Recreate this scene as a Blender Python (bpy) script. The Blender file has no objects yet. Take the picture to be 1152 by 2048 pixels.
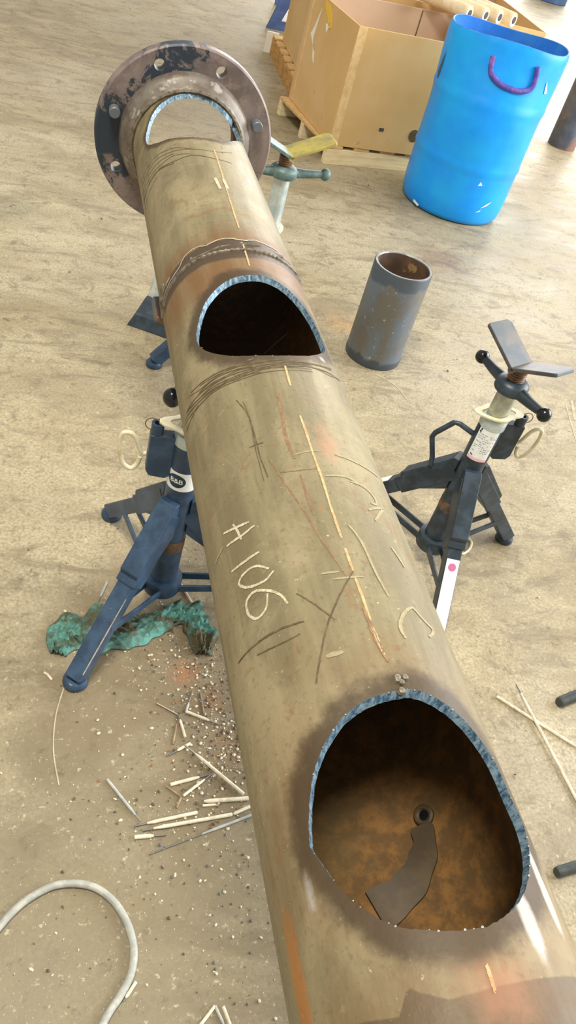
import bpy, bmesh, math, random
import numpy as np
from mathutils import Vector, Matrix, noise as mnoise

random.seed(7); np.random.seed(7)
SC = bpy.context.scene
COL = SC.collection

# ---------------------------------------------------------------- camera
F_PX, PW, PH = 1627.34, 1152, 2048
RM = np.array([[0.95133144, -0.02524363, -0.30713394],
               [-0.20152167, 0.70305201, -0.68198745],
               [0.23314697, 0.71069025, 0.66374834]])
CAM = np.array([0.0, 0.0, 1.6385])
cd = bpy.data.cameras.new('camera'); cam = bpy.data.objects.new('camera', cd); COL.objects.link(cam)
cd.sensor_fit = 'VERTICAL'; cd.sensor_height = 36; cd.lens = F_PX * 36 / PH; cd.clip_start = .01; cd.clip_end = 300
M4 = Matrix.Identity(4)
for i in range(3):
    for j in range(3): M4[i][j] = RM[i, j]
    M4[i][3] = CAM[i]
cam.matrix_world = M4
SC.camera = cam

# ---------------------------------------------------------------- world, light, exposure
w = bpy.data.worlds.new('world'); SC.world = w; w.use_nodes = True
bg = w.node_tree.nodes['Background']
bg.inputs[0].default_value = (1.0, .95, .84, 1); bg.inputs[1].default_value = .42
def area(name, loc, target, sx, sy, power, color):
    ld = bpy.data.lights.new(name, 'AREA'); ld.shape = 'RECTANGLE'; ld.size = sx; ld.size_y = sy
    ld.energy = power; ld.color = color
    o = bpy.data.objects.new(name, ld); COL.objects.link(o); o.location = loc
    o.rotation_euler = (Vector(target) - Vector(loc)).to_track_quat('-Z', 'Y').to_euler()
    return o
area('bay_door_daylight', (10.0, 2.2, 4.2), (1.6, 4.2, .3), 9, 5.5, 1250, (.93, .97, 1.0))
area('far_door_daylight', (9.0, 17.0, 4.2), (3.0, 6.0, 0), 9, 5, 1100, (1.0, .98, .95))
area('high_bay_lamp', (-.7, .3, 5.4), (.3, .8, .5), 1.2, 1.2, 210, (1.0, .95, .82))
SC.view_settings.view_transform = 'Standard'; SC.view_settings.look = 'None'
SC.view_settings.gamma = 1; SC.view_settings.use_curve_mapping = False
SC.view_settings.exposure = .46

# ---------------------------------------------------------------- pixel helpers (photo pixel -> world point)
def ray(u, v):
    d = RM @ np.array([u - PW / 2, -(v - PH / 2), -F_PX]); return d / np.linalg.norm(d)
def at(u, v, z=0.0):
    d = ray(u, v); t = (z - CAM[2]) / d[2]; return CAM + t * d
def zat(u, v, xy):
    d = ray(u, v); t = (d[0] * xy[0] + d[1] * xy[1]) / (d[0] ** 2 + d[1] ** 2); return CAM[2] + t * d[2]
def V(p): return Vector((float(p[0]), float(p[1]), float(p[2])))

# ---------------------------------------------------------------- object helpers
def tag(o, label=None, cat=None, group=None, kind=None):
    if label: o['label'] = label
    if cat: o['category'] = cat
    if group: o['group'] = group
    if kind: o['kind'] = kind
    return o
def thing(name, label, cat, loc=(0, 0, 0), rz=0, group=None):
    o = bpy.data.objects.new(name, None); COL.objects.link(o)
    o.location = loc; o.rotation_euler = (0, 0, rz); o.empty_display_size = .05
    return tag(o, label, cat, group)

class MB:
    def __init__(s): s.v = []; s.f = []; s.m = []
    def add(s, vs, fs, mi=0):
        b = len(s.v); s.v += [tuple(map(float, x)) for x in vs]
        s.f += [tuple(b + i for i in f) for f in fs]; s.m += [mi] * len(fs); return s
    def box(s, c, size, rot=None, mi=0, bev=0):
        hx, hy, hz = [a / 2 for a in size]
        if bev:
            vs = []
            pr = [(-hx + bev, -hy), (hx - bev, -hy), (hx, -hy + bev), (hx, hy - bev), (hx - bev, hy), (-hx + bev, hy), (-hx, hy - bev), (-hx, -hy + bev)]
            k = 1 - bev / max(hx, hy)
            rings = [(-hz, .0), (-hz + bev, 1), (hz - bev, 1), (hz, 0)]
            for z, full in rings:
                for x, y in pr:
                    if full: vs.append((x, y, z))
                    else: vs.append((x - math.copysign(min(bev, abs(x)) * .7, x), y - math.copysign(min(bev, abs(y)) * .7, y), z))
            fs = [tuple(range(7, -1, -1)), tuple(range(24, 32))]
            for r in range(3):
                for i in range(8): j = (i + 1) % 8; fs.append((r * 8 + i, r * 8 + j, r * 8 + 8 + j, r * 8 + 8 + i))
        else:
            vs = [(x, y, z) for z in (-hz, hz) for y in (-hy, hy) for x in (-hx, hx)]
            fs = [(0, 2, 3, 1), (4, 5, 7, 6), (0, 1, 5, 4), (2, 6, 7, 3), (0, 4, 6, 2), (1, 3, 7, 5)]
        c = Vector(c)
        out = []
        for p in vs:
            p = Vector(p)
            if rot is not None: p = rot @ p
            out.append(p + c)
        return s.add(out, fs, mi)
    def tube(s, pts, r, n=12, cap=True, closed=False, mi=0, sq=None):
        pts = [Vector(p) for p in pts]; k = len(pts)
        rs = r if isinstance(r, (list, tuple)) else [r] * k
        up = None; vs = []
        for i, p in enumerate(pts):
            a = pts[(i - 1) % k] if (closed or i > 0) else p
            b = pts[(i + 1) % k] if (closed or i < k - 1) else p
            t = (b - a).normalized()
            if up is None:
                up = Vector((0, 0, 1)) if abs(t.z) < .95 else Vector((1, 0, 0))
            x = t.cross(up); 
            if x.length < 1e-6: x = t.orthogonal()
            x.normalize(); y = x.cross(t).normalized(); up = y
            for q in range(n):
                an = 2 * math.pi * q / n + (sq or 0)
                vs.append(p + (x * math.cos(an) + y * math.sin(an)) * rs[i])
        fs = []
        for i in range(k if closed else k - 1):
            j = (i + 1) % k
            for q in range(n):
                q2 = (q + 1) % n; fs.append((i * n + q, i * n + q2, j * n + q2, j * n + q))
        if cap and not closed:
            fs.append(tuple(range(n - 1, -1, -1))); fs.append(tuple((k - 1) * n + q for q in range(n)))
        return s.add(vs, fs, mi)
    def lathe(s, prof, n=32, c=(0, 0, 0), mi=0, closed=False, fn=None):
        vs = []; k = len(prof)
        for r, z in prof:
            for q in range(n):
                an = 2 * math.pi * q / n
                p = (r * math.cos(an), r * math.sin(an), z)
                if fn: p = fn(p, an)
                vs.append((p[0] + c[0], p[1] + c[1], p[2] + c[2]))
        fs = []
        for i in range(k if closed else k - 1):
            j = (i + 1) % k
            for q in range(n):
                q2 = (q + 1) % n; fs.append((i * n + q, i * n + q2, j * n + q2, j * n + q))
        return s.add(vs, fs, mi)
    def sphere(s, c, r, n=16, mi=0, scale=(1, 1, 1)):
        vs = []; m = n // 2
        for i in range(1, m):
            ph = math.pi * i / m
            for q in range(n):
                an = 2 * math.pi * q / n
                vs.append((c[0] + r * scale[0] * math.sin(ph) * math.cos(an), c[1] + r * scale[1] * math.sin(ph) * math.sin(an), c[2] + r * scale[2] * math.cos(ph)))
        fs = []
        for i in range(m - 2):
            for q in range(n):
                q2 = (q + 1) % n; fs.append((i * n + q, (i + 1) * n + q, (i + 1) * n + q2, i * n + q2))
        vs.append((c[0], c[1], c[2] + r * scale[2])); vs.append((c[0], c[1], c[2] - r * scale[2]))
        a = len(vs) - 2
        for q in range(n):
            q2 = (q + 1) % n; fs.append((a, q, q2)); fs.append((a + 1, (m - 2) * n + q2, (m - 2) * n + q))
        return s.add(vs, fs, mi)
    def prism(s, poly, h0, h1, M=None, mi=0):
        """poly in xy extruded in z from h0 to h1, then M (Matrix) applied"""
        n = len(poly); vs = [Vector((x, y, h0)) for x, y in poly] + [Vector((x, y, h1)) for x, y in poly]
        if M is not None: vs = [M @ p for p in vs]
        fs = [tuple(range(n - 1, -1, -1)), tuple(range(n, 2 * n))] + [(i, (i + 1) % n, n + (i + 1) % n, n + i) for i in range(n)]
        return s.add(vs, fs, mi)
    def build(s, name, mats, parent=None, smooth=True, angle=40, bevel=0):
        me = bpy.data.meshes.new(name); me.from_pydata(s.v, [], s.f)
        mats = mats if isinstance(mats, (list, tuple)) else [mats]
        for m in mats: me.materials.append(m)
        me.polygons.foreach_set('material_index', s.m)
        bm = bmesh.new(); bm.from_mesh(me); bmesh.ops.recalc_face_normals(bm, faces=bm.faces); bm.to_mesh(me); bm.free()
        if smooth: me.shade_smooth(); me.set_sharp_from_angle(angle=math.radians(angle))
        me.update()
        o = bpy.data.objects.new(name, me); COL.objects.link(o)
        if parent: o.parent = parent
        if bevel:
            b = o.modifiers.new('bevel', 'BEVEL'); b.width = bevel; b.segments = 2; b.limit_method = 'ANGLE'
        return o

def crom(P, n=8, closed=False):
    P = [np.array(p, float) for p in P]; k = len(P); out = []
    for i in range(k if closed else k - 1):
        g = lambda j: P[j % k] if closed else P[min(max(j, 0), k - 1)]
        a, b, c, d = g(i - 1), g(i), g(i + 1), g(i + 2)
        for q in range(n):
            t = q / n
            out.append(.5 * ((2 * b) + (c - a) * t + (2 * a - 5 * b + 4 * c - d) * t * t + (3 * b - a - 3 * c + d) * t ** 3))
    if not closed: out.append(P[-1])
    return out

# ---------------------------------------------------------------- materials
def rgb(h):
    h = h.lstrip('#'); c = [int(h[i:i + 2], 16) / 255 for i in (0, 2, 4)]
    return tuple(x / 12.92 if x <= .04045 else ((x + .055) / 1.055) ** 2.4 for x in c) + (1,)
class NT:
    def __init__(s, name):
        s.m = bpy.data.materials.new(name); s.m.use_nodes = True; s.t = s.m.node_tree
        s.b = s.t.nodes['Principled BSDF']; s.tc = s.t.nodes.new('ShaderNodeTexCoord')
    def link(s, a, b): s.t.links.new(a, b)
    def coords(s, scale=(1, 1, 1), rot=(0, 0, 0)):
        mp = s.t.nodes.new('ShaderNodeMapping'); mp.inputs['Scale'].default_value = scale; mp.inputs['Rotation'].default_value = rot
        s.link(s.tc.outputs['Object'], mp.inputs[0]); return mp.outputs[0]
    def noise(s, scale, detail=6, rough=.6, dist=0, vec=None):
        n = s.t.nodes.new('ShaderNodeTexNoise'); n.inputs['Scale'].default_value = scale; n.inputs['Detail'].default_value = detail
        n.inputs['Roughness'].default_value = rough; n.inputs['Distortion'].default_value = dist
        s.link(vec if vec is not None else s.tc.outputs['Object'], n.inputs['Vector']); return n.outputs[0]
    def ramp(s, src, a, b, lo=0., hi=1.):
        r = s.t.nodes.new('ShaderNodeMapRange'); r.inputs[1].default_value = a; r.inputs[2].default_value = b
        r.inputs[3].default_value = lo; r.inputs[4].default_value = hi; r.clamp = True
        r.interpolation_type = 'SMOOTHSTEP'
        s.link(src, r.inputs[0]); return r.outputs[0]
    def math(s, op, a, b):
        n = s.t.nodes.new('ShaderNodeMath'); n.operation = op
        for i, x in enumerate((a, b)):
            if isinstance(x, (int, float)): n.inputs[i].default_value = x
            else: s.link(x, n.inputs[i])
        return n.outputs[0]
    def mix(s, fac, a, b):
        n = s.t.nodes.new('ShaderNodeMix'); n.data_type = 'RGBA'
        if isinstance(fac, (int, float)): n.inputs[0].default_value = fac
        else: s.link(fac, n.inputs[0])
        for i, x in ((6, a), (7, b)):
            if isinstance(x, tuple): n.inputs[i].default_value = x
            else: s.link(x, n.inputs[i])
        return n.outputs[2]
    def attr(s, name):
        a = s.t.nodes.new('ShaderNodeAttribute'); a.attribute_name = name; return a.outputs['Fac']
    def spot(s, x, y, r0, r1, nz=None, amt=0.):
        """mask round a fixed floor point (a stain or painted shade): 1 inside r0, 0 beyond r1"""
        d = s.t.nodes.new('ShaderNodeVectorMath'); d.operation = 'DISTANCE'; s.link(s.tc.outputs['Object'], d.inputs[0]); d.inputs[1].default_value = (x, y, 0)
        o = d.outputs['Value']
        if nz is not None: o = s.math('ADD', o, s.math('MULTIPLY', s.math('SUBTRACT', nz, .5), amt))
        return s.ramp(o, r1, r0) if False else s.ramp(o, r0, r1, 1, 0)
    def done(s, col, rough=.6, metal=0., bump=None, bs=.2, bd=.002, spec=None):
        if isinstance(col, tuple): s.b.inputs['Base Color'].default_value = col
        else: s.link(col, s.b.inputs['Base Color'])
        if isinstance(rough, (int, float)): s.b.inputs['Roughness'].default_value = rough
        else: s.link(rough, s.b.inputs['Roughness'])
        if isinstance(metal, (int, float)): s.b.inputs['Metallic'].default_value = metal
        else: s.link(metal, s.b.inputs['Metallic'])
        if spec is not None: s.b.inputs['Specular IOR Level'].default_value = spec
        if bump is not None:
            n = s.t.nodes.new('ShaderNodeBump'); n.inputs['Strength'].default_value = bs; n.inputs['Distance'].default_value = bd
            s.link(bump, n.inputs['Height']); s.link(n.outputs[0], s.b.inputs['Normal'])
        return s.m
def simple(name, c1, c2=None, scale=20, rough=.55, metal=0., lo=.4, hi=.65, bs=.15, bd=.001, stretch=(1, 1, 1), c3=None, lo3=.6, hi3=.68, s3=60, spec=None):
    n = NT(name); c1 = rgb(c1)
    if not c2: return n.done(c1, rough, metal, spec=spec)
    v = n.coords(stretch); z = n.noise(scale, vec=v)
    col = n.mix(n.ramp(z, lo, hi), c1, rgb(c2))
    if c3: col = n.mix(n.ramp(n.noise(s3, 5), lo3, hi3), col, rgb(c3))
    return n.done(col, rough, metal, z, bs, bd, spec)

MT = {}
MT['black'] = simple('black_paint', '#27323b', '#3a4855', 25, .42, .0, c3='#5b5149', lo3=.68, hi3=.76, s3=35)
MT['blue_black'] = simple('blue_black_paint', '#2a3f57', '#3b5470', 18, .4, .0, c3='#7d8fa0', lo3=.7, hi3=.76, s3=60)
MT['knob'] = simple('black_plastic', '#101317', '#181c20', 30, .18)
MT['galv'] = simple('galvanised_steel', '#a9ad9f', '#c6c9bd', 30, .38, .55)
MT['galv_bright'] = simple('bright_galvanised_steel', '#b9c9cb', '#dfe6e3', 22, .35, .4)
MT['copper'] = simple('rusty_thread', '#94725a', '#705646', 60, .55, .3)
MT['rust_band'] = simple('rust_band', '#7b5d44', '#4b463f', 30, .7, .1)
MT['grey_steel'] = simple('grey_steel', '#565b60', '#6d6660', 25, .45, .5, c3='#7d6450', lo3=.56, hi3=.68, s3=14)
MT['cream'] = simple('cream_wire', '#e6dfc4', '#d2c59c', 40, .5)
MT['white_label'] = simple('white_label', '#f4f8f8', '#e9f0ee', 20, .5)
MT['pink_ink'] = simple('pink_ink', '#c86f9c')
MT['pale_pink'] = simple('pale_pink_ink', '#efc3cf')
MT['dark_ink'] = simple('dark_ink', '#20384c')
MT['grey_ink'] = simple('grey_ink', '#8d98a0')
MT['teal_ink'] = simple('teal_ink', '#6fa39b')
MT['teal_paint'] = simple('teal_paint', '#4d6362', '#6d8581', 25, .5, .1)
MT['yellow_paint'] = simple('yellow_paint', '#b3a44e', '#8b845a', 18, .5, .05)
MT['flux'] = simple('electrode_flux', '#e2d8c2', '#cbbfa4', 60, .8)
MT['flux_grey'] = simple('grey_electrode', '#9aa0a0', '#b6b4aa', 60, .6)
MT['core'] = simple('electrode_core', '#77797a', '#8d8069', 60, .45, .5)
MT['brown_rod'] = simple('rusty_wire', '#8a7155', '#a48f70', 60, .7)
MT['pink_rod'] = simple('pinkish_electrode', '#b79f90', '#cdbdae', 60, .7)
MT['dark_bar'] = simple('dark_bar', '#3e4648', '#565650', 25, .5, .3, c3='#7b6a55', lo3=.6, hi3=.7, s3=40)
MT['hose'] = simple('grey_hose', '#9a9b93', '#b4b3a8', 40, .5)
MT['chalk'] = simple('soapstone_chalk', '#cdc4a8', '#a89d80', 260, .9)
MT['chalk_faint'] = simple('faint_chalk', '#9f9479', '#928767', 200, .9)
MT['orange_line'] = simple('orange_layout_line', '#d3a97e', '#b88c64', 120, .85)
MT['scratch'] = simple('dark_scratch', '#55472f', '#6b5a42', 120, .7)
MT['rust_line'] = simple('rust_scratch', '#7d5f48', '#8c7250', 90, .8)
MT['blue_plastic'] = None
MT['purple'] = simple('purple_rope', '#4a4aa6', '#7458ac', 40, .6, c3='#b56fc0', lo3=.55, hi3=.7, s3=12)
MT['white'] = simple('white_scuff', '#dfeaf2')
MT['wood'] = simple('pallet_wood', '#dcb981', '#c9a064', 6, .8, stretch=(1, 8, 8))
MT['wood_pale'] = simple('pale_pallet_wood', '#eedcb4', '#e0c796', 6, .8, stretch=(1, 8, 8))
MT['wood_orange'] = simple('orange_pallet_wood', '#cb9a54', '#a97c44', 9, .8, stretch=(8, 1, 8))
MT['paper'] = simple('white_paper', '#f2efe6')
MT['sticker'] = simple('yellow_sticker', '#efc23f')
MT['card_edge'] = simple('cardboard_edge', '#e9c893', '#dcb77c', 30, .9)
MT['roll'] = simple('cream_roll', '#efe0c0', '#e2c89a', 14, .8)
MT['roll_core'] = simple('roll_core', '#3a3f55')
MT['navy_steel'] = simple('blue_steel_paint', '#3e5282', '#506490', 10, .5)
MT['dusty_steel'] = simple('dusty_steel', '#4d5668', '#5c6474', 12, .5, .2, c3='#86675a', lo3=.52, hi3=.62, s3=4)
MT['dark_drum'] = simple('dark_blue_drum', '#3a5378', '#4a648a', 8, .5)
MT['bolt'] = simple('bolt_steel', '#6c7680', '#7f7a78', 40, .5, .4)
MT['weld'] = simple('weld_metal', '#857c6d', '#5f574b', 90, .45, .5, bs=.6, bd=.002)
MT['inner_band'] = simple('inner_seam_steel', '#3f3220', '#4e3f27', 40, .6, .2)

def cardboard(name, c1, c2):
    n = NT(name); z = n.noise(2.5, 4); fine = n.noise(60, 3)
    col = n.mix(n.ramp(z, .35, .7), rgb(c1), rgb(c2))
    col = n.mix(n.ramp(n.noise(9, 3), .68, .74, 0, .35), col, rgb('#9a7f5c'))
    return n.done(col, .85, 0, fine, .1, .001)
MT['card'] = cardboard('cardboard', '#d3ad72', '#dcb985')
MT['card_in'] = cardboard('cardboard_inside', '#c3a689', '#cdb195')

def drum_mat():
    n = NT('blue_drum_plastic'); z = n.noise(5, 5, .6)
    col = n.mix(n.ramp(z, .35, .7), rgb('#0098ff'), rgb('#06abff'))
    sc = n.ramp(n.noise(22, 6, .7, .4, n.coords((1, 1, .5))), .72, .8)
    col = n.mix(n.math('MULTIPLY', sc, .7), col, rgb('#a9cbe8'))
    return n.done(col, n.ramp(z, .3, .7, .3, .45), 0, z, .05, .003)
MT['blue_plastic'] = drum_mat()

def concrete():
    n = NT('concrete_floor'); big = n.noise(.9, 5, .6, .6); mid = n.noise(2.6, 9, .68, 1.0, n.coords((1, 1.7, 1), (0, 0, .4)))
    smear = n.noise(4.5, 9, .72, 1.4, n.coords((.6, 2.0, 1), (0, 0, -.2))); fine = n.noise(120, 6, .7); spk = n.noise(260, 2, .5)
    col = n.mix(n.ramp(mid, .32, .68), rgb('#978768'), rgb('#b8a988'))
    col = n.mix(n.ramp(big, .4, .66, 0, .55), col, rgb('#c6bba2'))
    # dirt trodden in round the near stand, iron-oxide and paint stains, painted near-floor shade
    for x, y, r0, r1, c, a in STAINS_AND_SHADE:
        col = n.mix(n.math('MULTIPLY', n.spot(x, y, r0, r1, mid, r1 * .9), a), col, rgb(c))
    col = n.mix(n.ramp(smear, .5, .64, 0, .65), col, rgb('#7e7058'))
    col = n.mix(n.ramp(n.noise(11, 8, .75, .8), .53, .66, 0, .6), col, rgb('#6c604a'))
    col = n.mix(n.ramp(fine, .35, .6, .6, 0), col, rgb('#786c56'))
    col = n.mix(n.ramp(n.noise(30, 8, .75, .6), .55, .68, 0, .7), col, rgb('#5f5644'))
    col = n.mix(n.ramp(n.noise(55, 6, .7), .58, .68, 0, .5), col, rgb('#d2c8ae'))
    col = n.mix(n.ramp(spk, .68, .74, 0, .55), col, rgb('#e2d8c0'))
    return n.done(col, n.ramp(mid, .3, .7, .42, .62), 0, fine, .05, .002)
def fl(u, v): p = at(u, v); return float(p[0]), float(p[1])
STAINS_AND_SHADE = [(*fl(300, 1640), .1, .85, '#6c6249', .7), (*fl(120, 1950), .1, .5, '#746a50', .6), (*fl(1080, 1650), .05, .4, '#857a66', .4), (*fl(370, 1300), .02, .42, '#6f5d44', .6), (*fl(400, 1500), .02, .3, '#756348', .45), (*fl(250, 1190), .02, .25, '#6f5d44', .45),  # broad patches paint the near floor's shade into its colour
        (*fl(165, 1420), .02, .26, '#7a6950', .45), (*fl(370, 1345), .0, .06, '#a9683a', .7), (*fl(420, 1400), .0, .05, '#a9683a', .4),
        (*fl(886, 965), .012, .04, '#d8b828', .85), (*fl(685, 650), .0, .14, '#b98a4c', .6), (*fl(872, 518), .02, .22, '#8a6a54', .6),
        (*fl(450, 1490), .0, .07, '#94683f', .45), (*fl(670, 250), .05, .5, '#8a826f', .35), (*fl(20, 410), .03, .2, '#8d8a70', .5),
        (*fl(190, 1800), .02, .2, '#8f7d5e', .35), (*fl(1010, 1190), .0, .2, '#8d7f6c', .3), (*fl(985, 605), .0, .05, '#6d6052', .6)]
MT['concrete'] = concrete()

# ---------------------------------------------------------------- setting
mb = MB(); mb.add([(-14, -6, 0), (26, -6, 0), (26, 34, 0), (-14, 34, 0)], [(0, 1, 2, 3)])
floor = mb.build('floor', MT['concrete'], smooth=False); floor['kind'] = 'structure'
def ribbon(mbx, pts, wid, nrm=None, z=0):
    """flat strip along 3d pts; width list or number"""
    pts = [Vector(p) for p in pts]; k = len(pts); ws = wid if isinstance(wid, list) else [wid] * k
    vs = []
    for i, p in enumerate(pts):
        t = (pts[min(i + 1, k - 1)] - pts[max(i - 1, 0)]).normalized()
        nn = nrm(p) if nrm else Vector((0, 0, 1)); s = t.cross(nn).normalized() * ws[i] / 2
        vs += [p - s, p + s]
    mbx.add(vs, [(2 * i, 2 * i + 1, 2 * i + 3, 2 * i + 2) for i in range(k - 1)])
MT['scuff'] = simple('floor_scuff', '#bfb294', '#a99b7c', 40, .7)
for P, wd in (([(128, 1375), (112, 1430), (107, 1500), (118, 1570)], .0026), ([(745, 745), (790, 770), (815, 800)], .006), ([(1143, 800), (1150, 840)], .012), ([(1132, 810), (1152, 880)], .006)):
    mb = MB(); q = [V(at(*p, .0008)) for p in P]; ribbon(mb, [Vector(c) for c in crom(q, 8)], wd); mb.build('scuff_mark', MT['scuff'], floor)

# ---------------------------------------------------------------- the pipe
XP, ZP, RP, TW = .3326, .9353, .1221, .0088
Y0, Y1, YF = -1.5, 1.985, 1.9527
pipe = thing('steel_pipe', 'long rusty steel pipe with three torch-cut openings and a bolted flange at its far end', 'pipe', (XP, 0, ZP))
def on_pipe(u, v, r=RP):
    """photo pixel -> (theta, y) on the pipe surface; theta measured from +x towards +z"""
    d = ray(u, v); ox, oz = CAM[0] - XP, CAM[2] - ZP
    a = d[0] ** 2 + d[2] ** 2; b = ox * d[0] + oz * d[2]; c = ox * ox + oz * oz - r * r
    disc = b * b - a * c
    t = (-b - math.sqrt(disc)) / a if disc > 0 else -b / a
    x, y, z = ox + t * d[0], CAM[1] + t * d[1], oz + t * d[2]
    return math.atan2(z, x), y
def cyl(th, y, r=RP): return Vector((r * math.cos(th), y, r * math.sin(th)))
def in_pipe(u, v, r):
    d = ray(u, v); ox, oz = CAM[0] - XP, CAM[2] - ZP
    a = d[0] ** 2 + d[2] ** 2; b = ox * d[0] + oz * d[2]; c = ox * ox + oz * oz - r * r
    t = (-b + math.sqrt(max(b * b - a * c, 0))) / a
    return math.atan2(oz + t * d[2], ox + t * d[0]), CAM[1] + t * d[1]
z8 = lambda P: [(540 + x * .53125, 1320 + y * .53139) for x, y in P]
z3 = lambda P: [(280 + x * .38194, 440 + y * .38182) for x, y in P]
z1 = lambda P: [(180 + x * .38194, 60 + y * .38204) for x, y in P]
z7 = lambda P: [(380 + x * .45139, 760 + y * .45136) for x, y in P]
HOLES = [z8([(490, 113), (420, 128), (340, 163), (260, 233), (200, 328), (163, 430), (148, 540), (146, 640), (153, 705), (200, 775), (260, 855), (340, 927), (420, 978), (500, 1008), (600, 1018), (700, 1018), (800, 1006), (880, 968), (945, 898), (974, 810), (974, 700), (950, 610), (908, 520), (855, 400), (803, 315), (740, 235), (660, 165), (580, 122), (530, 110)]),
         z3([(560, 289), (490, 303), (420, 343), (370, 393), (335, 448), (310, 520), (297, 590), (300, 640), (340, 682), (420, 706), (520, 712), (650, 710), (780, 710), (900, 710), (967, 690), (957, 640), (922, 560), (882, 490), (822, 410), (742, 338), (672, 301), (612, 288)]),
         z1([(520, 332), (450, 342), (390, 372), (345, 415), (315, 470), (298, 530), (292, 572), (304, 600), (350, 592), (400, 574), (460, 563), (520, 561), (620, 568), (720, 585), (798, 590), (786, 545), (765, 500), (740, 465), (690, 408), (620, 355), (560, 335)])]
hole_curves = []
for k, H in enumerate(HOLES):
    c = crom([np.array(on_pipe(*p)) for p in H], 6, True)
    out = []
    for i, (th, y) in enumerate(c):
        j = .0011 * mnoise.noise(Vector((th * 30, y * 260, k))) + .0006 * (random.random() - .5)
        cen = np.mean(np.array(c), 0); dv = np.array([(th - cen[0]) * RP, y - cen[1]]); dv /= np.linalg.norm(dv)
        out.append((th + dv[0] * j / RP, y + dv[1] * j))
    hole_curves.append(out)

n = NT('pipe_steel')
streak = n.noise(26, 7, .65, .3, n.coords((1, .12, 1))); blot = n.noise(7, 7, .65, .5); fine = n.noise(150, 4, .6)
col = n.mix(n.ramp(streak, .35, .68), rgb('#746a50'), rgb('#8d8264'))
col = n.mix(n.ramp(blot, .48, .68, 0, .6), col, rgb('#a09274'))
col = n.mix(n.ramp(n.noise(15, 7, .7, 1.), .58, .68, 0, .5), col, rgb('#805c3a'))
col = n.mix(n.ramp(fine, .54, .7, 0, .45), col, rgb('#655740'))
col = n.mix(n.ramp(n.noise(70, 6, .75), .58, .7, 0, .3), col, rgb('#aa9f84'))
col = n.mix(n.ramp(n.noise(190, 2), .72, .75, 0, .7), col, rgb('#cbbf9f'))
nz = n.math('MULTIPLY', n.math('SUBTRACT', n.noise(22, 6, .7), .5), .8)
nz2 = n.math('MULTIPLY', n.math('SUBTRACT', n.noise(9, 6, .7), .5), 1.0)
heat = n.ramp(n.math('ADD', n.attr('heat_tint'), n.math('MULTIPLY', nz2, .9)), .15, .8)
col = n.mix(n.math('MULTIPLY', heat, n.ramp(streak, .3, .7, .85, .5)), col, rgb('#74502f'))
haz = n.ramp(n.math('ADD', n.attr('haz'), n.math('ADD', nz, n.math('MULTIPLY', nz2, 1.1))), .4, .95)
col = n.mix(n.math('MULTIPLY', haz, .85), col, rgb('#3f3021'))
band = n.ramp(n.math('ADD', n.attr('band'), n.math('MULTIPLY', nz, .4)), .4, .6)
col = n.mix(n.math('MULTIPLY', band, .9), col, rgb('#463a30'))
wet = n.ramp(n.math('ADD', n.attr('wet'), n.math('MULTIPLY', nz2, .25)), .45, .52)
col = n.mix(n.math('MULTIPLY', wet, .6), col, rgb('#4b3828'))
ora = n.ramp(n.math('ADD', n.attr('orange'), nz2), .5, .9)
col = n.mix(n.math('MULTIPLY', ora, .7), col, rgb('#a5651f'))
gr = n.ramp(n.math('ADD', n.attr('ground'), nz2), .55, .85)
col = n.mix(n.math('MULTIPLY', gr, .7), col, rgb('#b9b6b4'))
pk = n.ramp(n.math('ADD', n.attr('pink'), n.math('MULTIPLY', nz2, 1.8)), .5, 1.)
col = n.mix(n.math('MULTIPLY', pk, .4), col, rgb('#b57f66'))
MT['pipe'] = n.done(col, n.ramp(blot, .3, .7, .46, .62), .08, n.math('ADD', streak, fine), .3, .0012, spec=.4)
n = NT('pipe_inside'); a = n.noise(45, 6, .7); b2 = n.noise(6, 5)
col = n.mix(n.ramp(a, .4, .65), rgb('#553c1a'), rgb('#775224')); col = n.mix(n.ramp(b2, .45, .6, 0, .6), col, rgb('#4b3e20'))
MT['pipe_in'] = n.done(col, .85, 0, a, .5, .002)
n = NT('torch_cut'); a = n.noise(210, 5, .7, .5, n.coords((1, 1, .25)))
MT['cut'] = n.done(n.mix(n.ramp(a, .35, .65), rgb('#3d5e7c'), rgb('#9db9c9')), .38, .4, a, .6, .0015)

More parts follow.
